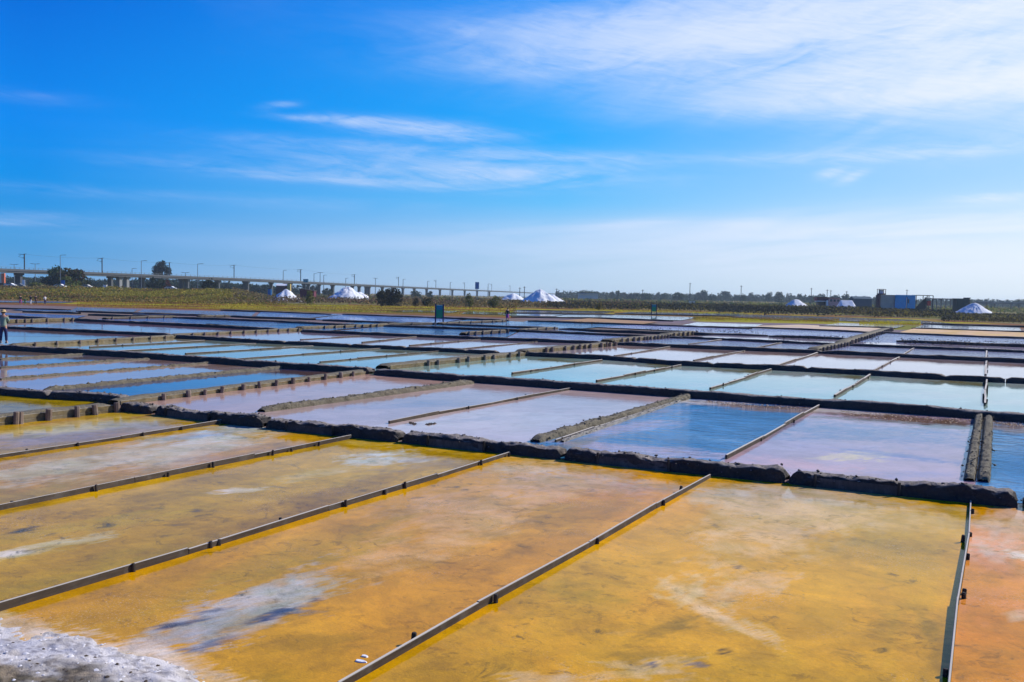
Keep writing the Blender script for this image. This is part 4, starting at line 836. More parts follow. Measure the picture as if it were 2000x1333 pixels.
def tree(px, D, ytop, wpx, label, colr=(44, 62, 34), kind='round', n=1500, cat='tree', name='tree', group='trees on the skyline', lobes=None, trunk=.3, mixc=None, cx=0):
    base, top = AT(px, D, ytop); hgt = top; R = wpx/2*D/F_PX; rnd = np.random.default_rng(int(px*3+D))
    t = empty(name, base, HEAD*0); tag(t, label, cat, group)
    th = hgt*trunk; m = MB(); r0 = max(.12, hgt*.022)
    m.tube((0, 0, -.3), (R*.05, 0, th), r0*1.3, r0, 8, False)
    m.tube((R*.05, 0, th), (0, 0, hgt*.8), r0, r0*.35, 7, False)
    for k in range(6):
        a = k*1.05+rnd.random(); z0 = th+(hgt*.25)*rnd.random(); rr = R*.6
        m.tube((0, 0, z0), (math.cos(a)*rr, math.sin(a)*rr, min(hgt*.9, z0+hgt*.25)), r0*.45, r0*.12, 5, False)
    m.build('trunk', MT['bark'], t)
    pts = []; ch = hgt-th*.75; zc_ = th*.75+ch/2
    if lobes is None:
        nl = 24; lobes = []
        for _ in range(nl):
            a = rnd.random()*6.283; q = rnd.random()**.5; z = rnd.uniform(-.85, .95)
            if kind == 'round': w_ = math.sqrt(max(.05, 1-z*z*.8))
            elif kind == 'pine': w_ = 1.0 if abs(z) < .5 else .6
            else: w_ = 1-.55*(z+.85)/1.8
            lobes.append((math.cos(a)*q*w_*.7, math.sin(a)*q*w_*.7, z*.72, rnd.uniform(.24, .42)))
    tot = sum(l[3]**2 for l in lobes)
    for (x, y, z, r) in lobes:
        k = int(n*r*r/tot); d = rnd.normal(size=(k, 3)); d /= np.linalg.norm(d, axis=1)[:, None]; d *= (rnd.random((k, 1))**.33)*(.75+.35*rnd.random((k, 1)))
        pts.append(np.array([x*R, y*R, zc_+z*ch/2]) + d*np.array([r*R, r*R, r*ch/2*1.05]))
    pts = np.concatenate(pts)
    if trunk < .13: k = n//4; a = rnd.random(k)*6.283; q = rnd.random(k)**.5*R*.9; pts = np.concatenate([pts, np.stack([np.cos(a)*q, np.sin(a)*q, rnd.random(k)*hgt*.6], 1)])
    pts = pts[pts[:, 2] > .1]
    me, off = leaf_mesh('crown', pts, rnd.uniform(.5, 1.4, len(pts))*max(.16, (R*R*ch/n)**(1/3)*.9), pal(len(pts), colr, .45, mixc, .25))
    o = obj('crown', me, None, t, off); return t
# left cluster in front of the viaduct
tree(112, 366, 519, 62, 'big dark tree at the left end of the tree clump before the viaduct', (46, 64, 36), n=3600, trunk=.10, group='trees before the viaduct')
tree(140, 362, 524, 66, 'reddish brown topped tree in the middle of the clump before the viaduct', (64, 70, 38), n=2600, trunk=.12, mixc=(92, 62, 44), group='trees before the viaduct')
tree(92, 360, 537, 44, 'low dark tree at the left foot of the clump before the viaduct', (34, 46, 34), n=1500, trunk=.1, group='trees before the viaduct')
tree(160, 364, 538, 40, 'low dark tree at the right foot of the clump before the viaduct', (44, 52, 32), n=1400, trunk=.1, group='trees before the viaduct')
tree(136, 351, 541, 48, 'olive green rounded bush before the clump of dark trees', (88, 96, 36), n=1500, trunk=.08, cat='bush', name='bush', group='bushes at the grass edge')
tree(68, 351, 549, 36, 'yellow green bush left of the dark clump of trees', (98, 104, 52), n=1000, trunk=.08, cat='bush', name='bush', group='bushes at the grass edge')
PN = [(-.55, .1, .0, .36), (-.3, -.1, .35, .34), (0, 0, .62, .38), (.15, .1, .85, .22), (.35, 0, .35, .34), (.62, .1, .1, .34), (.85, 0, -.05, .24), (0, -.2, .1, .4), (-.75, .1, -.35, .28), (-.4, 0, -.5, .34), (.1, 0, -.45, .36), (.5, 0, -.45, .28), (-.85, 0, -.7, .2)]
tree(314, 520, 511, 50, 'tall umbrella pine rising above the viaduct deck', (28, 44, 34), 'pine', 2600, 'pine tree', 'pine_tree', 'trees before the viaduct', lobes=[(a, b, c, d) for a, b, c, d in PN], trunk=.52)
tree(310, 370, 541, 52, 'dark wide bush under the umbrella pine', (40, 50, 34), n=1600, trunk=.1, cat='bush', name='bush', group='bushes at the grass edge')
tree(326, 366, 545, 20, 'red brown shrub at the right of the dark bush under the pine', (96, 56, 44), n=500, trunk=.1, cat='bush', name='bush', group='bushes at the grass edge')
tree(408, 360, 545, 40, 'dark dome shaped bush with pale plumes at its foot', (42, 50, 30), n=1700, trunk=.05, cat='bush', name='bush', group='bushes at the grass edge')
tree(761, 236, 560, 54, 'large round grey dark bush right of the white salt heap', (50, 50, 42), n=2800, trunk=.04, cat='bush', name='bush', group='bushes at the grass edge')
tree(745, 232, 566, 22, 'small dark shrub on the left side of the big round bush', (56, 54, 40), n=600, trunk=.04, cat='bush', name='bush', group='bushes at the grass edge')
for px, yt, wp, c, lab in [(835, 579, 26, (78, 74, 46), 'low brown shrub left above the green information board'), (917, 572, 18, (96, 98, 44), 'yellow green shrub below the blue road sign'), (965, 577, 28, (92, 94, 46), 'low green shrub left of the tall salt heap'),
                           (605, 566, 26, (104, 104, 50), 'tall pale green shrub by the maroon shed'), (812, 582, 14, (60, 58, 40), 'tiny dark shrub between the round bush and green board'), (1170, 590, 20, (110, 96, 40), 'rust coloured low shrub right of the tall salt heap')]:
    tree(px, 240, yt, wp, lab, c, n=500, trunk=.05, cat='bush', name='bush', group='bushes at the grass edge')
# skyline trees to the right
SK = [(1137, 566, 22), (1152, 568, 26), (1166, 569, 18), (1195, 567, 11), (1206, 567, 11), (1218, 570, 16), (1235, 571, 26), (1262, 573, 26), (1284, 571, 12), (1298, 572, 16), (1326, 571, 28), (1361, 570, 14), (1373, 565, 22), (1392, 575, 16), (1415, 569, 30),
      (1438, 575, 18), (1452, 574, 14), (1470, 571, 24), (1502, 570, 16), (1522, 569, 18), (1540, 572, 16), (1565, 574, 24), (1585, 572, 16), (1603, 572, 18), (1632, 576, 22), (1652, 575, 20), (1668, 577, 26), (1690, 578, 24), (1708, 579, 12), (1838, 583, 14), (1860, 583, 16),
      (1893, 582, 12), (1908, 583, 14), (1925, 584, 12), (1938, 584, 8), (1954, 586, 14), (1968, 585, 10), (1988, 584, 12)]
words = ['broad', 'flat topped', 'small round', 'slim', 'ragged', 'dense']
marks = [(1055, 'tall salt heap'), (1347, 'tallest bare pole'), (1447, 'second tallest bare pole'), (1555, 'small grey salt heap'), (1655, 'flat topped salt heap'), (1727, 'maroon tower'), (1820, 'steel frame shed'), (1905, 'ribbed salt heap')]
for i, (px, yt, wp) in enumerate(SK):
    D = [950, 820, 1050][i % 3]; mk = min(marks, key=lambda q: abs(q[0]-px)); side = 'left' if px < mk[0] else 'right'
    rank = sum(1 for q in SK if (q[0] < mk[0]) == (px < mk[0]) and abs(q[0]-mk[0]) < abs(px-mk[0]) and min(marks, key=lambda z: abs(z[0]-q[0])) == mk)
    lab = '%s skyline tree, %s to the %s of the %s' % ('broad' if wp > 20 else 'small', ['nearest', 'second', 'third', 'fourth', 'fifth', 'sixth', 'seventh', 'eighth', 'ninth'][rank], side, mk[1])
    tree(px, D, yt, wp*1.15, lab, [(36, 60, 46), (44, 66, 46), (34, 54, 48)][i % 3], n=900, trunk=.12)
for i, (px, yt, wp) in enumerate([(185, 546, 26), (215, 548, 22), (262, 546, 24), (345, 550, 26), (360, 552, 20), (380, 551, 18), (446, 553, 24), (478, 556, 20), (500, 556, 22), (520, 555, 20), (20, 542, 30), (38, 540, 30), (60, 545, 24), (640, 562, 20), (600, 560, 16), (812, 568, 20), (840, 569, 14)]):
    lab = 'dark tree seen under the viaduct, %s from the left edge' % ['sixth', 'seventh', 'eighth', 'ninth', 'tenth', 'eleventh', 'twelfth', 'thirteenth', 'fourteenth', 'fifteenth', 'first', 'second', 'third', 'seventeenth', 'sixteenth', 'eighteenth', 'nineteenth'][i]
    tree(px, 620, yt, wp*1.3, lab, [(34, 54, 42), (46, 62, 38)][i % 2], n=600, trunk=.12, group='trees seen under the viaduct')
# scrub: grass field, banks of bushes, far woods as masses nobody could count
def scrub(name, cols, regs, size, n, ztop, group=None):
    P = []; c = []
    for (x0, x1, gap0, gap1, z0, z1, wgt) in regs:
        k = int(n*wgt); x = RNG.uniform(x0, x1, k); g = RNG.uniform(0, 1, k); ga = gap0+(gap1-gap0)*g
        D = H*F_PX/ga; d = ((x-1000)[:, None]*RT + (666.5-HZ(x)-0*x)[:, None]*UP + F_PX*FW)*(D/F_PX)[:, None]
        hh = (z0+(z1-z0)*np.clip(fbm(d[:, 0]*.12, d[:, 1]*.12, 4, 3)*1.8-.45, 0, 1))
        d[:, 2] = RNG.random(k)**.6*hh + EH(x, D)
        t = fbm(d[:, 0]*.07+3, d[:, 1]*.03, 4, 17)
        idx = np.clip((t-.3)*2.5*len(cols)+RNG.normal(size=k)*.7, 0, len(cols)-1).astype(int)
        cc = np.array([L3(q) for q in cols])[idx]*RNG.uniform(.6, 1.35, (k, 1)); P.append(d); c.append(cc)
    P = np.concatenate(P); c = np.concatenate(c); D = P@FW
    me, off = leaf_mesh(name, P, RNG.uniform(.5, 1.3, len(P))*size*np.clip(D/200, .7, 4), c, .5)
    return tag(obj(name, me, None, None, off), kind='stuff')
scrub('grass', [(150, 138, 48), (126, 120, 40), (156, 124, 56), (98, 104, 38), (128, 92, 54), (72, 78, 34), (140, 120, 76)], [(-160, 260, 22.5, 17.6, .05, 1.35, .4), (250, 500, 22.5, 17.6, .05, 1.35, .35), (-160, 560, 27, 21, .1, .6, .2)], .20, 46000, 1.5)
scrub('shrubs', [(122, 106, 66), (84, 76, 54), (134, 108, 60), (108, 110, 50), (70, 66, 50), (120, 94, 74)], [(455, 760, 22, 10, .8, 2.2, .3), (760, 1010, 24, 7, .5, 2.1, .35), (1000, 1260, 22, 8, .9, 2.0, .35)], .26, 42000, 2)
scrub('shrubs', [(44, 46, 44), (60, 62, 40), (46, 46, 46), (112, 104, 50), (76, 70, 50)], [(1070, 1420, 23, 14, 1.3, 1.9, .3), (1400, 1720, 27, 17, 1.5, 2.1, .3), (1700, 1860, 28, 20, 1.2, 1.9, .14), (1840, 2120, 34, 22, .6, 1.3, .26)], .24, 46000, 2)
scrub('shrubs', [(120, 124, 54), (132, 122, 66), (86, 104, 54), (134, 112, 78), (70, 90, 62)], [(1100, 1500, 12, 5, .8, 2.6, .4), (1500, 2100, 15, 5, .8, 2.5, .4), (560, 1000, 9, 5, .5, 2., .2)], .3, 30000, 2.5)
scrub('reed_plumes', [(196, 176, 140), (176, 158, 116), (150, 138, 84)], [(640, 1000, 9, 6.5, 2.2, 2.9, .6), (1080, 1140, 9, 6, 2, 2.6, .1), (1380, 1520, 9, 6, 2, 2.7, .2), (500, 560, 9, 7, 1.2, 2.2, .1)], .18, 5200, 3)
scrub('distant_woods', [(38, 56, 44), (44, 60, 46), (52, 66, 44)], [(1085, 2100, 5.6, 5.0, 4.5, 11., .6), (-100, 620, 9.2, 8.4, 4, 8., .4)], .30, 60000, 8)
# low glasswort cushions on the yellow belt
scrub('glasswort', [(196, 182, 8), (164, 156, 14), (150, 110, 30), (128, 78, 38), (108, 112, 26)], [(150, 1010, 38, 24, .08, .34, .6), (1355, 1640, 41, 34, .1, .35, .22), (1680, 1800, 43, 36, .1, .35, .1), (1120, 1500, 27, 22, .1, .4, .08)], .09, 40000, .3)
scrub('dark_tufts', [(34, 34, 36), (44, 42, 38), (60, 52, 40)], [(1500, 1720, 76, 70, .1, .4, .2), (1760, 2080, 82, 74, .15, .5, .5), (1260, 1500, 66, 60, .1, .4, .2), (1120, 1170, 55, 52, .2, .6, .1)], .10, 1800, .4)
# ------------------------------------------------------------------ viaduct
VX = [(-260, 40.5), (-100, 35.5), (0, 33), (250, 28.0), (500, 22.7), (750, 15.2), (1000, 8.4), (1090, 6.0)]
VH = 6.5; ZT = H+VH
def vpt(x, dz=0.):
    g = np.interp(x, [q[0] for q in VX], [q[1] for q in VX]); p = AT(x, VH*F_PX/g); return Vector((p.x, p.y, ZT+dz))
vi = empty('railway_viaduct', vpt(250, -ZT)); tag(vi, 'long grey concrete viaduct on pillars crossing the left horizon', 'viaduct'); vo = vi.location
def ribbon(name, xs_, side0, side1, z0, z1, mt, par, o0):
    m = MB(); pr = None; vs = []
    P = [vpt(x) for x in xs_]
    for i, p in enumerate(P):
        d = (P[min(i+1, len(P)-1)]-P[max(i-1, 0)]); nrm = Vector((-d.y, d.x, 0)).normalized()
        for s, z in ((side0, z0), (side1, z0), (side1, z1), (side0, z1)): vs.append(p+nrm*s+Vector((0, 0, z))-o0)
    n = len(P); fs = []
    for i in range(n-1):
        for j in range(4): fs.append((4*i+j, 4*i+(j+1) % 4, 4*i+4+(j+1) % 4, 4*i+4+j))
    fs += [(3, 2, 1, 0), (4*n-4, 4*n-3, 4*n-2, 4*n-1)]
    m.add(vs, fs); return m.build(name, mt, par)
vxs = list(range(-260, 1091, 45))
ribbon('deck', vxs, -1, 9, -1.15, -.25, MT['conc'], vi, vo)
ribbon('parapet', vxs, -1.3, -1.0, -.5, .35, MT['conc'], vi, vo)
ribbon('handrail', vxs, -1.2, -1.1, .95, 1.02, MT['steel'], vi, vo)
m = MB()
for x in np.arange(-60, 700, 9.):
    p = vpt(x)-vo; m.box(p.x-.06, p.x+.06, p.y-.06, p.y+.06, p.z+.3, p.z+1.)
tag(m.build('balusters', MT['steel'], vi), kind='stuff')
PR = [(-150, 0), (-60, 0), (44, 0), (60, 1), (221, 0), (238, 2), (252, 2), (300, 1), (370, 0), (376, 1), (430, 0), (487, 0), (500, 1), (534, 0), (571, 0), (577, 1), (606, 0), (612, 1), (627, 0), (653, 0), (667, 1), (692, 0), (705, 0), (724, 0), (730, 1), (750, 0), (770, 0), (790, 0), (812, 0), (836, 0), (862, 0), (886, 0), (910, 0), (934, 0), (958, 0)]
pw = {}
for x, k in PR:
    g = np.interp(x, [q[0] for q in VX], [q[1] for q in VX]); D = VH*F_PX/g
    wd = 1.15 if k != 2 else 1.7; wd = wd*(1 if D < 700 else 1.6)
    key = (round(wd, 2), k); 
    if key not in pw:
        mm = MB(); mm.box(-wd/2-.5, wd/2+.5, -1.3, 1.3, ZT-2., ZT-1.15); mm.add([(-wd/2, -1, -.5), (wd/2, -1, -.5), (wd/2, 1, -.5), (-wd/2, 1, -.5), (-wd/2, -1, ZT-2.), (wd/2, -1, ZT-2.), (wd/2, 1, ZT-2.), (-wd/2, 1, ZT-2.)], [(0, 1, 5, 4), (1, 2, 6, 5), (2, 3, 7, 6), (3, 0, 4, 7)])
        me = bpy.data.meshes.new('pillar'); me.from_pydata(mm.v, [], mm.f); me.materials.append(MT['conc_l'] if k == 2 else MT['conc']); pw[key] = me
    o = obj('pillar', pw[key], None, vi); p = vpt(x); d = (vpt(x+5)-p); nrm = Vector((-d.y, d.x, 0)).normalized()
    o.location = p+nrm*(1.5 if k != 1 else 6.5)-vo; o.location.z = 0; o.rotation_euler.z = math.atan2(d.y, d.x)
# catenary masts on it
def mast(x, ytop, lab, arm=1):
    p = vpt(x); g = np.interp(x, [q[0] for q in VX], [q[1] for q in VX]); D = VH*F_PX/g; h = H+(HZ(x)-ytop)/F_PX*D-ZT
    r = empty('catenary_mast', p+Vector((0, 0, -.3))); tag(r, lab, 'mast', 'overhead line masts on the viaduct'); r.rotation_euler.z = -YAW*0+HEAD*-1
    s = 1 if D < 500 else 1.3; m = MB(); m.box(-.17*s, .17*s, -.17*s, .17*s, 0, h); m.build('mast_post', MT['dsteel'], r)
    m = MB(); m.tube((0, 0, h-.3), (-2.4, 0, h-.1), .07*s); m.tube((0, 0, h-1.9), (-2.3, 0, h-1.1), .05*s); m.tube((-2.3, 0, h-1.1), (-1.1, 0, h-.2), .05*s); m.tube((-.2, 0, h), (.9, 0, h), .06*s); m.build('cantilever_arm', MT['dsteel'], r)
    MB().tube((-.75, 0, h-.28), (-.45, 0, h-.26), .13*s, .13*s, 8).build('insulator', MT['bark'], r); MB().tube((-.6, 0, h-1.45), (-.35, 0, h-1.55), .12*s, .12*s, 8).build('insulator', MT['bark'], r)
    return p+Vector((0, 0, h-.4))
orn = ['first', 'second', 'third', 'fourth', 'fifth', 'sixth', 'seventh', 'eighth', 'ninth', 'tenth', 'eleventh']
tops = [mast(x, y, 'dark overhead line mast on the viaduct, %s from the left%s' % (orn[i], ', behind the umbrella pine' if i == 2 else '')) for i, (x, y) in enumerate([(48, 495), (199.5, 503), (331, 512), (457, 517), (587, 526), (692, 536), (778, 541), (851, 547), (907, 552), (960, 555), (996, 558)])]
for i, (a, b) in enumerate(zip(tops[:5], tops[1:6])):
    m = MB(); mid_ = (a+b)/2+Vector((0, 0, -.5)); q = [a.lerp(b, t)+Vector((0, 0, -2.2*t*(1-t))) for t in (0, .25, .5, .75, 1)]
    m.path([v-a for v in q], .035, 4); tag(m.build('overhead_wire', MT['dsteel'], None, a), 'thin sagging wire strung between the %s and %s viaduct masts' % (orn[i], orn[i+1]), 'wire', 'overhead wires above the viaduct')
# street lamps
def lamp(x, D, ytop, lab, kind=1, base=0., zt=None):
    p, h = AT(x, D, ytop); r = empty('street_lamp', p+Vector((0, 0, base))); tag(r, lab, 'street lamp', 'street lamps'); h -= base; r.rotation_euler.z = -HEAD
    k = D/300; m = MB(); m.tube((0, 0, 0), (0, 0, h), .13*k, .08*k, 8); m.build('pole', MT['steel'], r)
    m = MB()
    if kind == 1: m.tube((0, 0, h-.05), (1.3, 0, h+.1), .06*k)
    else: m.tube((-1.5, 0, h), (1.5, 0, h), .06*k)
    m.build('arm', MT['steel'], r)
    for sx in ((1.,) if kind == 1 else (-1., 1.)):
        o = MB().box(-.55, .55, -.16, .16, -.07, .08).build('lamp_head', MT['steel'], r); o.location = (sx*1.65, 0, h+.08)
lamp(118, 348, 499, 'tall street lamp standing in the dark clump of trees', 1)
lamp(276, 348, 510, 'street lamp left of the umbrella pine', 1)
lamp(386, 348, 516, 'street lamp above the dark dome shaped bush', 1)
lamp(69, 420, 516, 'double headed street lamp right of the first viaduct mast', 2)
lamp(28, 450, 517, 'double headed street lamp nearest the left edge', 2)
lamp(258, 440, 525, 'small street lamp rising behind the viaduct left of the pine', 1)
lamp(362, 480, 533, 'small double headed lamp right of the umbrella pine', 2)
lamp(553, 560, 529, 'thin lamp behind the viaduct left of the fifth mast', 1)
lamp(613, 600, 535, 'thin lamp right of the green gantry sign, first', 1); lamp(625, 620, 533, 'double headed lamp right of the green gantry sign', 2); lamp(632, 640, 538, 'thin lamp right of the double headed lamp by the gantry sign', 1)
lamp(675, 700, 544, 'thin lamp left of the sixth viaduct mast', 1); lamp(733, 760, 544, 'double headed lamp above the round grey bush', 2); lamp(787, 800, 546, 'thin lamp right of the seventh viaduct mast', 1)
lamp(835, 900, 550, 'thin lamp left of the eighth viaduct mast', 1); lamp(879, 1000, 552, 'thin lamp left of the blue road sign', 1); lamp(953, 1000, 555, 'thin lamp right of the blue road sign', 1)
def pole(x, D, ytop, lab, r=.16, cross=False):
    p, h = AT(x, D, ytop); e = empty('utility_pole', p); tag(e, lab, 'pole', 'bare poles on the horizon'); e.rotation_euler.z = -HEAD
    MB().tube((0, 0, 0), (0, 0, h), r*1.3, r, 8).build('pole', MT['dsteel'], e)
    m = MB(); m.tube((-.9, 0, h-.6), (.9, 0, h-.6), r*.5, n=6); m.build('crossarm', MT['dsteel'], e)
for x, y, lab in [(1347, 553, 'tallest bare pole on the skyline right of picture centre'), (1447, 558, 'second tallest bare pole on the skyline'), (1584, 563, 'bare pole between the small grey and flat topped salt heaps'), (1770.5, 566, 'pale pole rising behind the blue shed'),
                  (1255, 566, 'thin pole above the skyline trees left of the tallest pole'), (1015, 562, 'thin pole at the left foot of the tall salt heap'), (1024, 560, 'thin pole just left of the tall salt heap'), (1087, 564, 'thin pole right of the tall salt heap'), (1615, 566, 'pair of thin poles over the maroon hut, left one'), (1622, 567, 'pair of thin poles over the maroon hut, right one'), (1653, 569, 'thin spire like pole above the flat topped salt heap')]:
    pole(x, 600, y, lab, .2)
# ------------------------------------------------------------------ salt heaps
def heap(x, D, ytop, slope, lab, flat=0., rag=.12, ribs=0., yoff=0., seed=0, blunt=.10):
    p, h = AT(x, D, ytop); R = h/slope; n, m = 40, 96
    r = np.linspace(0, 1, n)[:, None]; a = np.linspace(0, 2*np.pi, m)[None, :]
    X = r*R*np.cos(a)+0*a; Y = r*R*np.sin(a)
    fl = flat*D/F_PX
    q = np.sqrt(np.maximum(np.abs(X)-fl, 0)**2*(R/(R-fl))**2+Y**2)/R if fl else np.sqrt(X**2+Y**2)/R
    q = q*(1+rag*(fbm(np.cos(a)*1.6+4+0*r, np.sin(a)*1.6+4+r*.8, 4, seed)-.5)*2)
    Z = h*(1-np.sqrt(q**2+blunt**2)+blunt) + ((fbm(X*.7+9, Y*.7, 5, seed+2)-.5)*h*.16 + (fbm(np.cos(a)*5+r*2, np.sin(a)*5+r, 3, seed+6)-.5)*h*.18*r*(1.1-r))*(.25 if flat else 1) - ribs*np.abs(np.sin(a*13+r*2))*r*(1-r)*h*.22
    Z = np.maximum(Z, -.2)
    ang = -HEAD; Xr = X*math.cos(ang)-Y*math.sin(ang); Yr = X*math.sin(ang)+Y*math.cos(ang)
    c = np.ones(X.shape+(3,))*np.array([.80, .80, .80])*(1-.25*ss(fbm(X*.6, Y*.6+Z, 5, seed+4), .52, .66)[..., None]*.6)
    me = mesh_np('salt_heap', np.stack([Xr, Yr, Z], -1).reshape(-1, 3), grid_faces(n, m), c.reshape(-1, 3), smooth=True); me.materials.append(MT['salt'])
    tag(obj('salt_heap', me, None, None, p), lab, 'salt heap', 'white salt heaps beyond the pans')
heap(559, 300, 565, .78, 'small bright salt heap in front of the brown shed at the left', rag=.2, seed=3)
heap(679, 330, 560., .72, 'blue shaded white salt heap left of the round grey bush', rag=.16, seed=8)
heap(702, 345, 570, .66, 'low salt heap tucked behind the right slope of the blue shaded heap', rag=.1, seed=9)
heap(1055, 330, 566., .70, 'tallest white salt heap near the middle of the horizon', rag=.28, seed=21)
heap(1080, 350, 577, .6, 'low salt heap behind the right side of the tallest heap', seed=22)
heap(1002, 480, 573, .6, 'tiny salt heap at the right end of the viaduct', seed=23)
heap(1555, 350, 585, .74, 'small grey white salt heap between the pole and the maroon hut', rag=.08, seed=31, blunt=.15)
heap(1653, 345, 587, .95, 'flat topped salt heap with a bright right edge', flat=11, rag=.04, seed=41, blunt=.03)
heap(1903, 275, 592, .62, 'ribbed white salt heap at the right in front of a dark shed', rag=.06, ribs=.8, seed=51, blunt=.1)
# ------------------------------------------------------------------ sheds
def local(x, D): 
    return empty('', AT(x, D), -HEAD)
def pm(D): return D/F_PX        # metres per picture pixel at depth D
def hz(x, y, D): return H+(HZ(x)-y)/F_PX*D
def panel_strip(par, name, mt, x0, x1, y0, z0, z1, w_, gap=.03, depth=.05, axis='x'):
    n = max(1, int(round((x1-x0)/w_))); s = (x1-x0)/n
    me = MB().box(0, s-gap, 0, depth, z0, z1) if axis == 'x' else MB().box(0, depth, 0, s-gap, z0, z1)
    mesh = bpy.data.meshes.new(name); mesh.from_pydata(me.v, [], me.f); mesh.materials.append(mt)
    for i in range(n):
        o = obj(name, mesh, None, par); j = random.uniform(-.012, .012)
        o.location = (x0+i*s, y0+j, 0) if axis == 'x' else (y0+j, x0+i*s, 0)
# blue container shed with maroon tower
D = 300; k = pm(D); s = local(1735, D); s.name = 'container_shed'; tag(s, 'blue and brown metal shed with a maroon lookout tower', 'shed')
zt = hz(1760, 576.5, D); bx = (1749-1735)*k; ex = (1788-1735)*k; lx = (1716.5-1735)*k
MB().box(bx+.06, ex-.06, .2, 4.5, 0, zt-.1).build('container_body', MT['blue'], s)
panel_strip(s, 'corrugated_panel', MT['blue'], bx, ex, .05, .15, zt-.25, .3, .05, .09)
MB().box(bx-.03, ex+.03, -.02, .1, zt-.25, zt).build('top_rail', MT['blue'], s); MB().box(bx-.03, ex+.03, -.02, .1, 0, .15).build('bottom_rail', MT['blue'], s)
dx_ = (1770.5-1735)*k; MB().box(dx_-.15, dx_-.02, -.16, .04, .3, zt-.8).build('door_edge', MT['white'], s); MB().box(dx_+.02, dx_+.18, -.18, .04, .2, zt-.6).build('door_bar', MT['dark'], s)
MB().box(dx_+.45, dx_+.75, -.1, .04, zt*.55, zt*.78).build('window', MT['glass'], s)
MB().box(lx+.7, bx-.02, .7, 4.6, 0, zt-.12).build('side_wall', MT['dark'], s)
panel_strip(s, 'wall_board', MT['brown'], lx+.6, bx-.05, .6, .1, zt-.05, .42, .05, .08)
tx = (1716.5-1735)*k; tw = (1730.5-1716.5)*k; z2 = hz(1722, 573.5, D); z3 = hz(1722, 565, D)
MB().box(tx, tx+.62, .3, 2., 0, z2).build('tower_base', MT['maroon'], s); MB().box(tx+.1, tx+tw, .3, 2., zt-.02, z2).build('tower_floor', MT['maroon'], s)
for a in (tx+.05, tx+tw-.2):
    for b in (.3, 1.85): MB().box(a, a+.15, b, b+.15, z2, z3-.12).build('tower_post', MT['maroon'], s)
MB().box(tx-.02, tx+tw+.05, .2, 2.1, z3-.12, z3).build('tower_roof', MT['maroon'], s); MB().box(tx+.3, tx+tw-.55, 1.2, 1.3, z2, z3-.2).build('tower_window', MT['white'], s)
# steel frame lean-to at its right
s = local(1806, D); s.name = 'frame_shed'; tag(s, 'open dark steel frame with a slanted sheet beside the blue shed', 'frame')
a, b, c_ = (1789-1806)*k, (1810.5-1806)*k, (1822-1806)*k; zf = hz(1800, 578, D)
for x in (a, b, c_):
    for y in (.0, 3.): MB().box(x-.1, x+.1, y-.1, y+.1, 0, zf).build('post', MT['dark'], s)
MB().box(a, c_, -.12, .12, zf-.0, zf+.2).build('beam', MT['dark'], s); MB().box(a, c_, 2.9, 3.1, zf, zf+.2).build('beam', MT['dark'], s)
m = MB(); m.add([(a+.1, .3, .0), (b-.1, .3, 0), (b-.1, .3, zf-.3), (a+.1, .3, zf*.35), (a+.1, .4, .0), (b-.1, .4, 0), (b-.1, .4, zf-.3), (a+.1, .4, zf*.35)], [(0, 1, 2, 3), (7, 6, 5, 4), (0, 3, 7, 4), (3, 2, 6, 7), (1, 5, 6, 2)]); m.build('slanted_sheet', MT['dark'], s)
MB().box(b+.25, c_-.3, .8, 1.4, zf*.45, zf*.72).build('red_barrel', MT['red'], s)
# maroon hut, pale open shed
D = 345; k = pm(D); s = local(1607, D); s.name = 'hut'; tag(s, 'maroon hut with a white ledge and an open dark front', 'hut')
z1, z2 = hz(1607, 588.5, D), hz(1607, 581.5, D); MB().box(-12*k, 11*k, 0, 3, z1, z2).build('upper_wall', MT['maroon'], s); MB().box(-15*k, 9.5*k, -.4, 0, z1-.16, z1+.06).build('ledge', MT['white'], s)
MB().box(-8*k, 6*k, .4, 3, 0, z1-.17).build('inner_wall', MT['dark'], s); MB().box(7*k, 10*k, -.2, 2.6, 0, z1+.3).build('end_wall', MT['white'], s); MB().box(-13*k, 12*k, -.3, 3.3, z2, z2+.18).build('roof', MT['maroon'], s)
s = local(1629, 380); s.name = 'pink_house'; tag(s, 'low pinkish house with a dark roof line behind the flat topped salt heap', 'house'); k = pm(380)
z1 = hz(1629, 583, 380); MB().box(-11*k, 11*k, 0, 4, 0, z1).build('wall', m_plain('pink plaster', (.42, .24, .24), .8), s); MB().box(-12*k, 12*k, -.3, 4.3, z1, z1+.3).build('roof', MT['maroon'], s)
for i in range(3): MB().box((-8+i*7)*k, (-4+i*7)*k, -.05, .02, z1-1.4, z1-.5).build('window', MT['glass'], s)
s = local(1688, 390); s.name = 'dark_barn'; tag(s, 'long dark blue grey barn right of the flat topped salt heap', 'barn'); k = pm(390)
z1 = hz(1688, 584, 390); MB().box(-20*k, 15*k, 0, 6, 0, z1).build('wall', m_plain('slate boards', (.03, .07, .11), .8), s)
m = MB(); m.add([(-21*k, -.3, z1), (16*k, -.3, z1), (16*k, 6.3, z1), (-21*k, 6.3, z1), (-21*k, 3, z1+1.), (16*k, 3, z1+1.)], [(0, 1, 5, 4), (2, 3, 4, 5), (1, 2, 5), (3, 0, 4), (3, 2, 1, 0)]); m.build('roof', m_plain('slate roof', (.04, .08, .11), .7), s)
s = local(1882, 300); s.name = 'dark_shed'; tag(s, 'dark square shed behind the ribbed salt heap at the right', 'shed'); k = pm(300)
z1 = hz(1882, 583.5, 300); MB().box(-13*k, 12*k, .1, 3, 0, z1).build('wall', MT['dark'], s); panel_strip(s, 'wall_board', m_plain('green black boards', (.025, .045, .045), .8), -13*k, 10*k, 0, .05, z1-.05, .35, .04, .07)
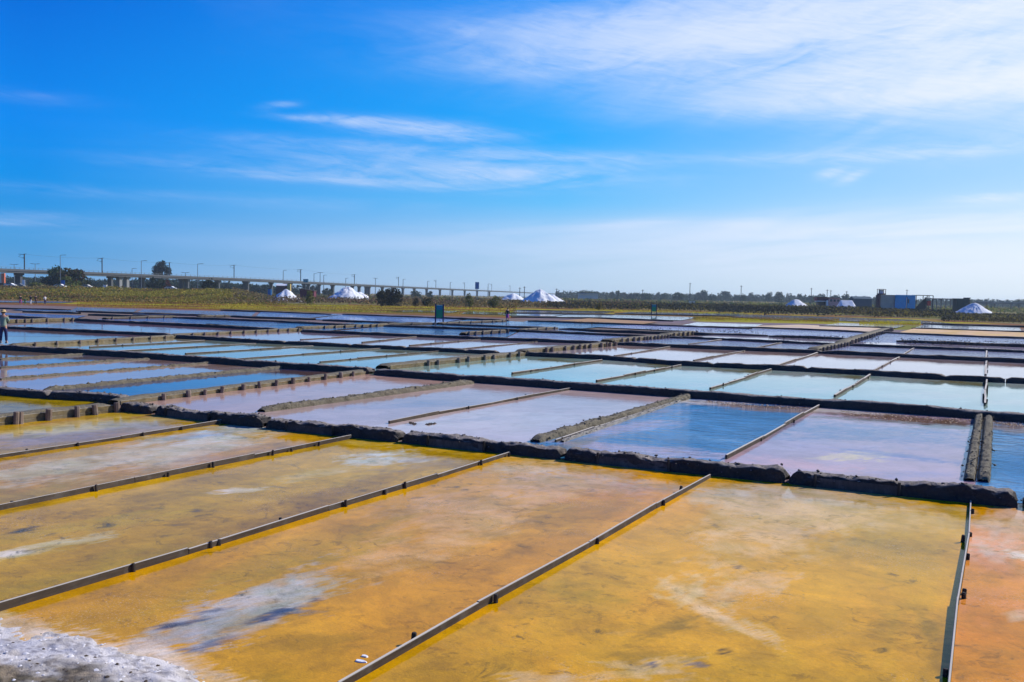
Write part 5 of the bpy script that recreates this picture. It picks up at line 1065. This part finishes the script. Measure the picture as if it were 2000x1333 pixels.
MB().box(8*k, 13*k, -.12, 3.1, z1, z1+.32).build('roof_edge', MT['dark'], s)
s = local(551, 340); s.name = 'brown_shed'; tag(s, 'brown shed with a pale curved roof under the viaduct', 'shed'); k = pm(340)
z1 = hz(551, 558.5, 340); MB().box(-12*k, 9*k, 0, 4, 0, z1).build('wall', m_plain('brown boards', (.13, .06, .05), .8), s)
m = MB(); prof = [(-.3, 0), (.8, .5), (2, .75), (3.2, .5), (4.3, 0)]; m.add([(-12.5*k, y, z1+z) for y, z in prof]+[(9.5*k, y, z1+z) for y, z in prof], [(i, i+1, i+6, i+5) for i in range(4)]+[(4, 3, 2, 1, 0), (5, 6, 7, 8, 9)]); m.build('roof', MT['white'], s)
MB().box(9.5*k, 15.5*k, .3, 1.4, 0, hz(565, 555, 340)).build('yellow_bin', MT['yellow'], s)
s = local(599, 320); s.name = 'maroon_shed'; tag(s, 'low maroon shed between two shrubs left of the blue shaded heap', 'shed'); k = pm(320)
m = MB(); za, zb = hz(588, 565, 320), hz(613, 569, 320); m.add([(-13*k, 0, 0), (14*k, 0, 0), (14*k, 4, 0), (-13*k, 4, 0), (-13*k, 0, za), (14*k, 0, zb), (14*k, 4, zb), (-13*k, 4, za)], [(0, 1, 5, 4), (1, 2, 6, 5), (2, 3, 7, 6), (3, 0, 4, 7)]); m.build('wall', MT['maroon'], s)
m = MB(); m.add([(-14*k, -.3, za), (15*k, -.3, zb), (15*k, 4.3, zb), (-14*k, 4.3, za), (-14*k, -.3, za+.2), (15*k, -.3, zb+.2), (15*k, 4.3, zb+.2), (-14*k, 4.3, za+.2)], [(3, 2, 1, 0), (4, 5, 6, 7), (0, 1, 5, 4), (1, 2, 6, 5), (2, 3, 7, 6), (3, 0, 4, 7)]); m.build('roof', MT['bark'], s)
s = local(526, 330); s.name = 'blue_bin'; tag(s, 'blue and grey bin standing left of the brown shed', 'bin'); k = pm(330); MB().box(-3*k, 3*k, 0, 1, 0, hz(526, 565, 330)).build('bin_body', MT['sblue'], s); MB().box(-3.4*k, 3.4*k, -.1, 1.1, hz(526, 565, 330), hz(526, 563, 330)).build('lid', MT['dsteel'], s)
s = local(205, 333); s.name = 'utility_cabinet'; tag(s, 'white utility cabinet at the edge of the grass under the viaduct', 'cabinet'); k = pm(333); zc_ = hz(205, 557., 333)
MB().box(-4*k, 3*k, 0, .6, 0, zc_).build('cabinet_body', m_plain('cream paint', (.6, .55, .5), .6), s); MB().box(-4.4*k, 3.4*k, -.06, .66, zc_, zc_+.1).build('cabinet_lid', MT['pale'], s); MB().box(-3.4*k, 2.4*k, -.03, 0, .3, zc_-.1).build('door', MT['white'], s)
s = local(1352, 430); s.name = 'pump_hut'; tag(s, 'tiny pale cube hut below the tallest bare pole', 'hut'); k = pm(430); zc_ = hz(1352, 588, 430)
MB().box(-5.5*k, 5.5*k, 0, 1.4, 0, zc_).build('wall', MT['pale'], s); MB().box(-6*k, 6*k, -.1, 1.5, zc_, zc_+.1).build('roof', MT['conc_l'], s); MB().box(-1.*k, 1.5*k, -.04, 0, .1, zc_-.3).build('door', MT['conc'], s)
s = local(4, 500); s.name = 'orange_building'; tag(s, 'orange ended narrow building at the left edge under the viaduct', 'building'); k = pm(500)
MB().box(-1*k, 4.5*k, 0, 1.2, 0, hz(4, 534, 500)).build('wall', MT['orange'], s); MB().box(-10*k, -1.1*k, -.2, 1.4, hz(4, 534, 500)*.5, hz(4, 534.5, 500)).build('side_panel', MT['pale'], s)
# low bridge and bank at the far right
s = local(1960, 600); s.name = 'low_bridge'; tag(s, 'low distant bridge line at the right horizon', 'bridge'); k = pm(600); zb = hz(1960, 591.5, 600)
MB().box(-52*k, 60*k, 0, 6, zb-.7, zb).build('deck', MT['conc'], s); MB().box(-52*k, 60*k, -.2, 0, zb+.3, zb+.6).build('parapet', MT['conc_l'], s)
for i in range(7): MB().box((-48+i*16)*k, (-46.5+i*16)*k, 1, 1.8, 0, zb-.7).build('pillar', MT['conc'], s)
s = local(1846, 420); s.name = 'low_bridge'; tag(s, 'short distant bridge between the frame shed and the dark shed', 'bridge'); k = pm(420); zb = hz(1846, 583.5, 420)
MB().box(-26*k, 26*k, 0, 6, zb-.5, zb).build('deck', MT['conc'], s)
for i in range(6): MB().box((-24+i*9)*k, (-23+i*9)*k, 1, 1.5, 0, zb-.5).build('pillar', MT['conc'], s)
s = local(1152, 700); s.name = 'long_hall'; tag(s, 'pale low hall roof in front of the skyline wood', 'hall'); k = pm(700); MB().box(-22*k, 16*k, 0, 8, 0, hz(1152, 575, 700)).build('wall', MT['pale'], s); MB().box(-23*k, 17*k, -1, 9, hz(1152, 575, 700), hz(1152, 574.2, 700)).build('roof', MT['white'], s)
# ------------------------------------------------------------------ signs
def board(x, ybase, ytop, ybot, x0, x1, lab):
    g = G(x, ybase, .0); D = float((g-np.array([0, 0, H]))@FW); k = D/F_PX; r = empty('information_board', Vector(g), -HEAD); tag(r, lab, 'sign', 'green information boards')
    yb = HZ(x); t = H+(yb-ytop)*k; b = H+(yb-ybot)*k; w_ = (x1-x0)*k
    for sx in (-1, 1): MB().box(sx*w_/2-.07, sx*w_/2+.07, -.07, .07, -.3, t+.12).build('sign_post', MT['navy'], r)
    MB().box(-w_/2+.075, w_/2-.075, -.03, .03, b, t).build('sign_board', MT['green'], r)
    MB().box(-w_/2+.12, w_/2-.12, -.036, -.031, t-(t-b)*.38, t-.08).build('printed_picture', MT['teal'], r)
    MB().box(-w_/2+.11, w_/2-.11, -.037, -.031, t-.06, t-.02).build('printed_line', MT['white'], r)
board(858, 633, 596, 621, 851.5, 866.5, 'large green information board on two dark posts left of centre'); board(1277, 615.5, 595, 609, 1273, 1282.5, 'small green information board on two dark posts right of centre')
def rsign(x, D, ytop, ybot, wpx, mt, lab, name='road_sign', one=True):
    r = empty(name, AT(x, D), -HEAD); tag(r, lab, 'road sign'); k = D/F_PX; t, b = hz(x, ytop, D), hz(x, ybot, D)
    MB().box(-wpx/2*k, wpx/2*k, -.06, .06, b, t).build('sign_board', mt, r); MB().box(-wpx/2*k+.1, wpx/2*k-.1, -.075, -.062, b+.1, t-.1).build('sign_face', mt, r)
    MB().tube((-.3 if not one else 0, .12, 0), (-.3 if not one else 0, .12, t-.1), .1).build('sign_post', MT['steel'], r)
    if not one: MB().tube((.3, .12, 0), (.3, .12, t-.1), .1).build('sign_post', MT['steel'], r)
rsign(931.5, 420, 551.5, 565, 7.6, MT['sblue'], 'tall blue road sign standing above the viaduct deck', one=False)
rsign(597, 520, 545.5, 552, 10, MT['teal'], 'dark green gantry sign on the viaduct by the fifth mast')
rsign(46, 345, 547, 558, 5.5, MT['white'], 'white road sign between two pillars at the left')
rsign(123, 343, 548, 562, 7, MT['sblue'], 'small blue sign at the foot of the tall street lamp')
# ------------------------------------------------------------------ cars
def car(x, D, ytop, mt, lab, ang=0.):
    r = empty('car', AT(x, D), -HEAD+ang); L = 4.3; D0 = D; r.location.z = float(EH(np.array(float(x)), np.array(float(D)))) - .05 + .12; tag(r, lab, 'car', 'cars on the road before the viaduct')
    pr = [(-2.15, .35), (-2.1, .8), (-1.6, .95), (-.9, 1.42), (.6, 1.45), (1.35, .98), (2.05, .82), (2.15, .4)]
    m = MB(); n = len(pr); m.add([(a, -.85, b) for a, b in pr]+[(a, .85, b) for a, b in pr], [(i, i+1, n+i+1, n+i) for i in range(n-1)]+[(n-1, 0, n, 2*n-1), tuple(range(n-1, -1, -1)), tuple(range(n, 2*n))]); m.build('body', mt, r)
    m = MB(); m.add([(-1.35, -.87, .98), (-.82, -.87, 1.36), (.52, -.87, 1.38), (1.1, -.87, .98)], [(0, 1, 2, 3)][::1]); m.f = [(3, 2, 1, 0)]; m.build('side_window', MT['glass'], r)
    for a in (-1.35, 1.35):
        for b in (-.86, .7): o = MB().tube((0, 0, 0), (0, .16, 0), .33, n=14).build('wheel', MT['tyre'], r); o.location = (a, b, .33)
    return r
car(20, 337, 552, MT['white'], 'white car nearest the left edge beside the orange building'); car(5, 342, 553, MT['dark'], 'dark car cut by the left edge in front of the orange building')
car(117, 336, 556, MT['white'], 'white car in front of the dark clump of trees'); car(169, 340, 559.5, MT['pale'], 'pale car right of the dark clump of trees')
car(333, 336, 562, MT['white'], 'white car right of the bush under the umbrella pine'); car(37, 342, 553.5, MT['steel'], 'grey car right of the white car at the left edge')
for i, x in enumerate((704, 711, 722)): pass
# ------------------------------------------------------------------ people
def skin(name, verts, edges, rad, mt, par, lv=2):
    me = bpy.data.meshes.new(name); me.from_pydata(verts, edges, []); o = bpy.data.objects.new(name, me); link(o)
    sm = o.modifiers.new('s', 'SKIN'); sm.use_smooth_shade = True; o.modifiers.new('b', 'SUBSURF').levels = lv
    for i, r in enumerate(rad):
        v = me.skin_vertices[0].data[i]; v.radius = (r, r) if not isinstance(r, tuple) else r; v.use_root = i == 0
    dg = bpy.context.evaluated_depsgraph_get(); m2 = bpy.data.meshes.new_from_object(o.evaluated_get(dg)); bpy.data.objects.remove(o); bpy.data.meshes.remove(me)
    m2.materials.clear(); return obj(name, m2, mt, par)
def person(x, yfoot, z, hgt, lab, top, legs, head='hair', pose='stand', rz=0., skirt=False, hat=None, group=None, lv=1):
    g = G(x, yfoot, z); r = empty('person', Vector(g), -HEAD+rz); tag(r, lab, 'person', group); s = hgt/1.75; r.scale = (s, s, s)
    # x right, y away from the viewer, feet at 0
    V = [(0, 0, .95), (0, 0, 1.12), (0, 0, 1.32), (0, -.0, 1.45), (0, 0, 1.52), (0, .01, 1.60), (0, .01, 1.70)]; E = [(i, i+1) for i in range(6)]; R = [.13, .125, .145, .10, .052, .085, .088]
    def limb(pts, rs, root):
        b = len(V); V.extend(pts); E.append((root, b)); E.extend((b+i, b+i+1) for i in range(len(pts)-1)); R.extend(rs); return len(V)-1
    st = .14 if pose != 'walk' else .10; fy = .0 if pose != 'walk' else .22
    for sx, f in ((-1, 1), (1, -1)):
        limb([(sx*.09, 0, .86), (sx*(st*.9), f*fy*.4+.01, .48), (sx*st, f*fy, .09), (sx*st*1.1, f*fy+.13, .04)], [.088, .06, .042, .04], 0)
    ups = {'hold': ((.25, .05, 1.18), (.13, .24, 1.40)), 'stand': ((.27, .02, 1.14), (.25, .07, .90)), 'walk': ((.26, -.05, 1.14), (.25, .14, .94)), 'bend': ((.24, .15, 1.15), (.16, .34, 1.0))}[pose]
    hands = []
    for sx in (-1, 1):
        (a, b, c), (d, e, f) = ups; h = limb([(sx*.17, 0, 1.40), (sx*a, b, c), (sx*d, e, f)], [.062, .042, .030], 3)
        hx = Vector((sx*d, e, f)); dr = (hx-Vector((sx*a, b, c))).normalized(); pa = limb([tuple(hx+dr*.07)], [.034], h)
        sd_ = dr.cross(Vector((0, 1, 0))).normalized() if abs(dr.y) < .9 else Vector((1, 0, 0))
        if lv > 1:
            for q, ln in ((-1.5, .06), (-.5, .075), (.5, .07), (1.5, .055)): limb([tuple(hx+dr*(.10)+sd_*q*.019), tuple(hx+dr*(.10+ln)+sd_*q*.022+Vector((0, .015, -.01)))], [.010, .008], pa)
            limb([tuple(hx+dr*.05+sd_*-.045*sx), tuple(hx+dr*.09+sd_*-.06*sx)], [.012, .010], pa)
    skin('body', V, E, R, MT['skin'], r, lv)
    # trousers or skirt
    if skirt:
        m = MB(); n = 14; rings = [(.13, 1.0), (.17, .9), (.20, .7), (.22, .45)]; vs = [(math.cos(6.283*i/n)*a*1.05, math.sin(6.283*i/n)*a*.8, b) for a, b in rings for i in range(n)]
        m.add(vs, [(q*n+i, q*n+(i+1) % n, (q+1)*n+(i+1) % n, (q+1)*n+i) for q in range(3) for i in range(n)]); m.build('skirt', legs, r, smooth=True)
    else:
        v = [(0, 0, .98), (0, 0, .90)]; e = [(0, 1)]; rr = [.145, .14]
        for sx, f in ((-1, 1), (1, -1)):
            b = len(v); v += [(sx*.09, 0, .84), (sx*(st*.9), f*fy*.4+.01, .48), (sx*st, f*fy, .12)]; e += [(1, b), (b, b+1), (b+1, b+2)]; rr += [.105, .08, .066]
        skin('trousers', v, e, rr, legs, r, lv)
    v = [(0, 0, .86), (0, 0, 1.0), (0, 0, 1.3), (0, 0, 1.43)]; e = [(0, 1), (1, 2), (2, 3)]; rr = [.165, .16, .17, .115]
    for sx in (-1, 1):
        (a, b, c), (d, e_, f) = ups; bb = len(v); v += [(sx*.18, 0, 1.38), (sx*a, b, c), (sx*(d*.85+a*.15), e_*.85+b*.15, f*.85+c*.15)]; e += [(3, bb), (bb, bb+1), (bb+1, bb+2)]; rr += [.085, .062, .048]
    skin('jacket' if top is MT['jacket'] else 'shirt', v, e, rr, top, r, lv)
    m = MB(); n, q = 12, 7; vs = []
    for j in range(q):
        t = math.pi*.62*j/(q-1)
        for i in range(n): a = 6.283*i/n; vs.append((math.sin(t)*math.cos(a)*.104, -.012+math.sin(t)*math.sin(a)*.112, 1.655+math.cos(t)*.125))
    m.add(vs, [(j*n+i, j*n+(i+1) % n, (j+1)*n+(i+1) % n, (j+1)*n+i) for j in range(q-1) for i in range(n)]); m.build('hair', MT['hair'], r, smooth=True)
    fce = MB()
    for sx in (-1, 1): fce.tube((sx*.032, .085, 1.645), (sx*.032, .098, 1.645), .012, n=6)
    fce.tube((-.022, .084, 1.585), (.022, .084, 1.585), .008, n=5); fce.build('face_features', MT['hair'], r)
    MB().tube((0, .085, 1.635), (0, .118, 1.61), .010, .016, 6).build('nose', MT['skin'], r)
    if hat:
        m = MB(); n = 16; rings = [(.19, 1.68), (.12, 1.70), (.115, 1.76), (.08, 1.80), (.001, 1.81)]; vs = [(math.cos(6.283*i/n)*a, math.sin(6.283*i/n)*a, b) for a, b in rings for i in range(n)]
        m.add(vs, [(q2*n+i, q2*n+(i+1) % n, (q2+1)*n+(i+1) % n, (q2+1)*n+i) for q2 in range(4) for i in range(n)]); m.build('hat', hat, r, smooth=True)
    for sx, f in ((-1, 1), (1, -1)):
        o = MB().add([(-.05, -.09, 0), (.05, -.09, 0), (.045, .17, 0), (-.045, .17, 0), (-.045, -.08, .09), (.045, -.08, .09), (.035, .14, .05), (-.035, .14, .05)], [(3, 2, 1, 0), (4, 5, 6, 7), (0, 1, 5, 4), (1, 2, 6, 5), (2, 3, 7, 6), (3, 0, 4, 7)]).build('shoe', MT['shoe'], r); o.location = (sx*st*1.05, f*fy, 0)
    return r
person(7, 671, .22, 1.72, 'person in a straw hat, grey green jacket and navy trousers standing at the left edge', MT['jacket'], MT['navy'], pose='hold', hat=MT['straw'], rz=.2, lv=2)
person(991, 628, .1, 1.66, 'person in a dark top and magenta skirt standing on a far bank near the centre', MT['black'], MT['magenta'], skirt=True, rz=.4)
gq = 'group of people in the far left field'
person(40, 595, .0, 1.72, 'person in dark clothes with magenta trousers, leftmost of the far group', MT['black'], MT['magenta'], pose='walk', rz=.8, group=gq)
person(49, 595, .0, 1.2, 'small child in green beside the leftmost adult of the far group', MT['gcloth'], MT['gcloth'], group=gq)
person(60, 595, .0, 1.75, 'person in a black jacket in the middle of the far group', MT['black'], MT['wcloth'], rz=-.4, group=gq)
person(70, 595, .0, 1.75, 'person in brown clothes in the far group', MT['bcloth'], MT['bcloth'], rz=.3, group=gq)
person(88, 595, .0, 1.70, 'person in white shirt and navy trousers standing apart right of the far group', MT['wcloth'], MT['navy'], rz=1.2, group=gq)

# ------------------------------------------------------------------ haze
hm = bpy.data.materials.new('haze'); hm.use_nodes = True; ht = NT(hm.node_tree); ht.n.clear()
hv = ht.new('ShaderNodeVolumePrincipled'); hv.inputs['Color'].default_value = (.72, .88, 1, 1); hv.inputs['Density'].default_value = .00017; hv.inputs['Anisotropy'].default_value = .2
ht.l.new(hv.outputs[0], ht.new('ShaderNodeOutputMaterial').inputs['Volume'])
tag(MB().box(-9100, 9100, -1000, 9100, -1.5, 24).build('haze', hm), kind='stuff')
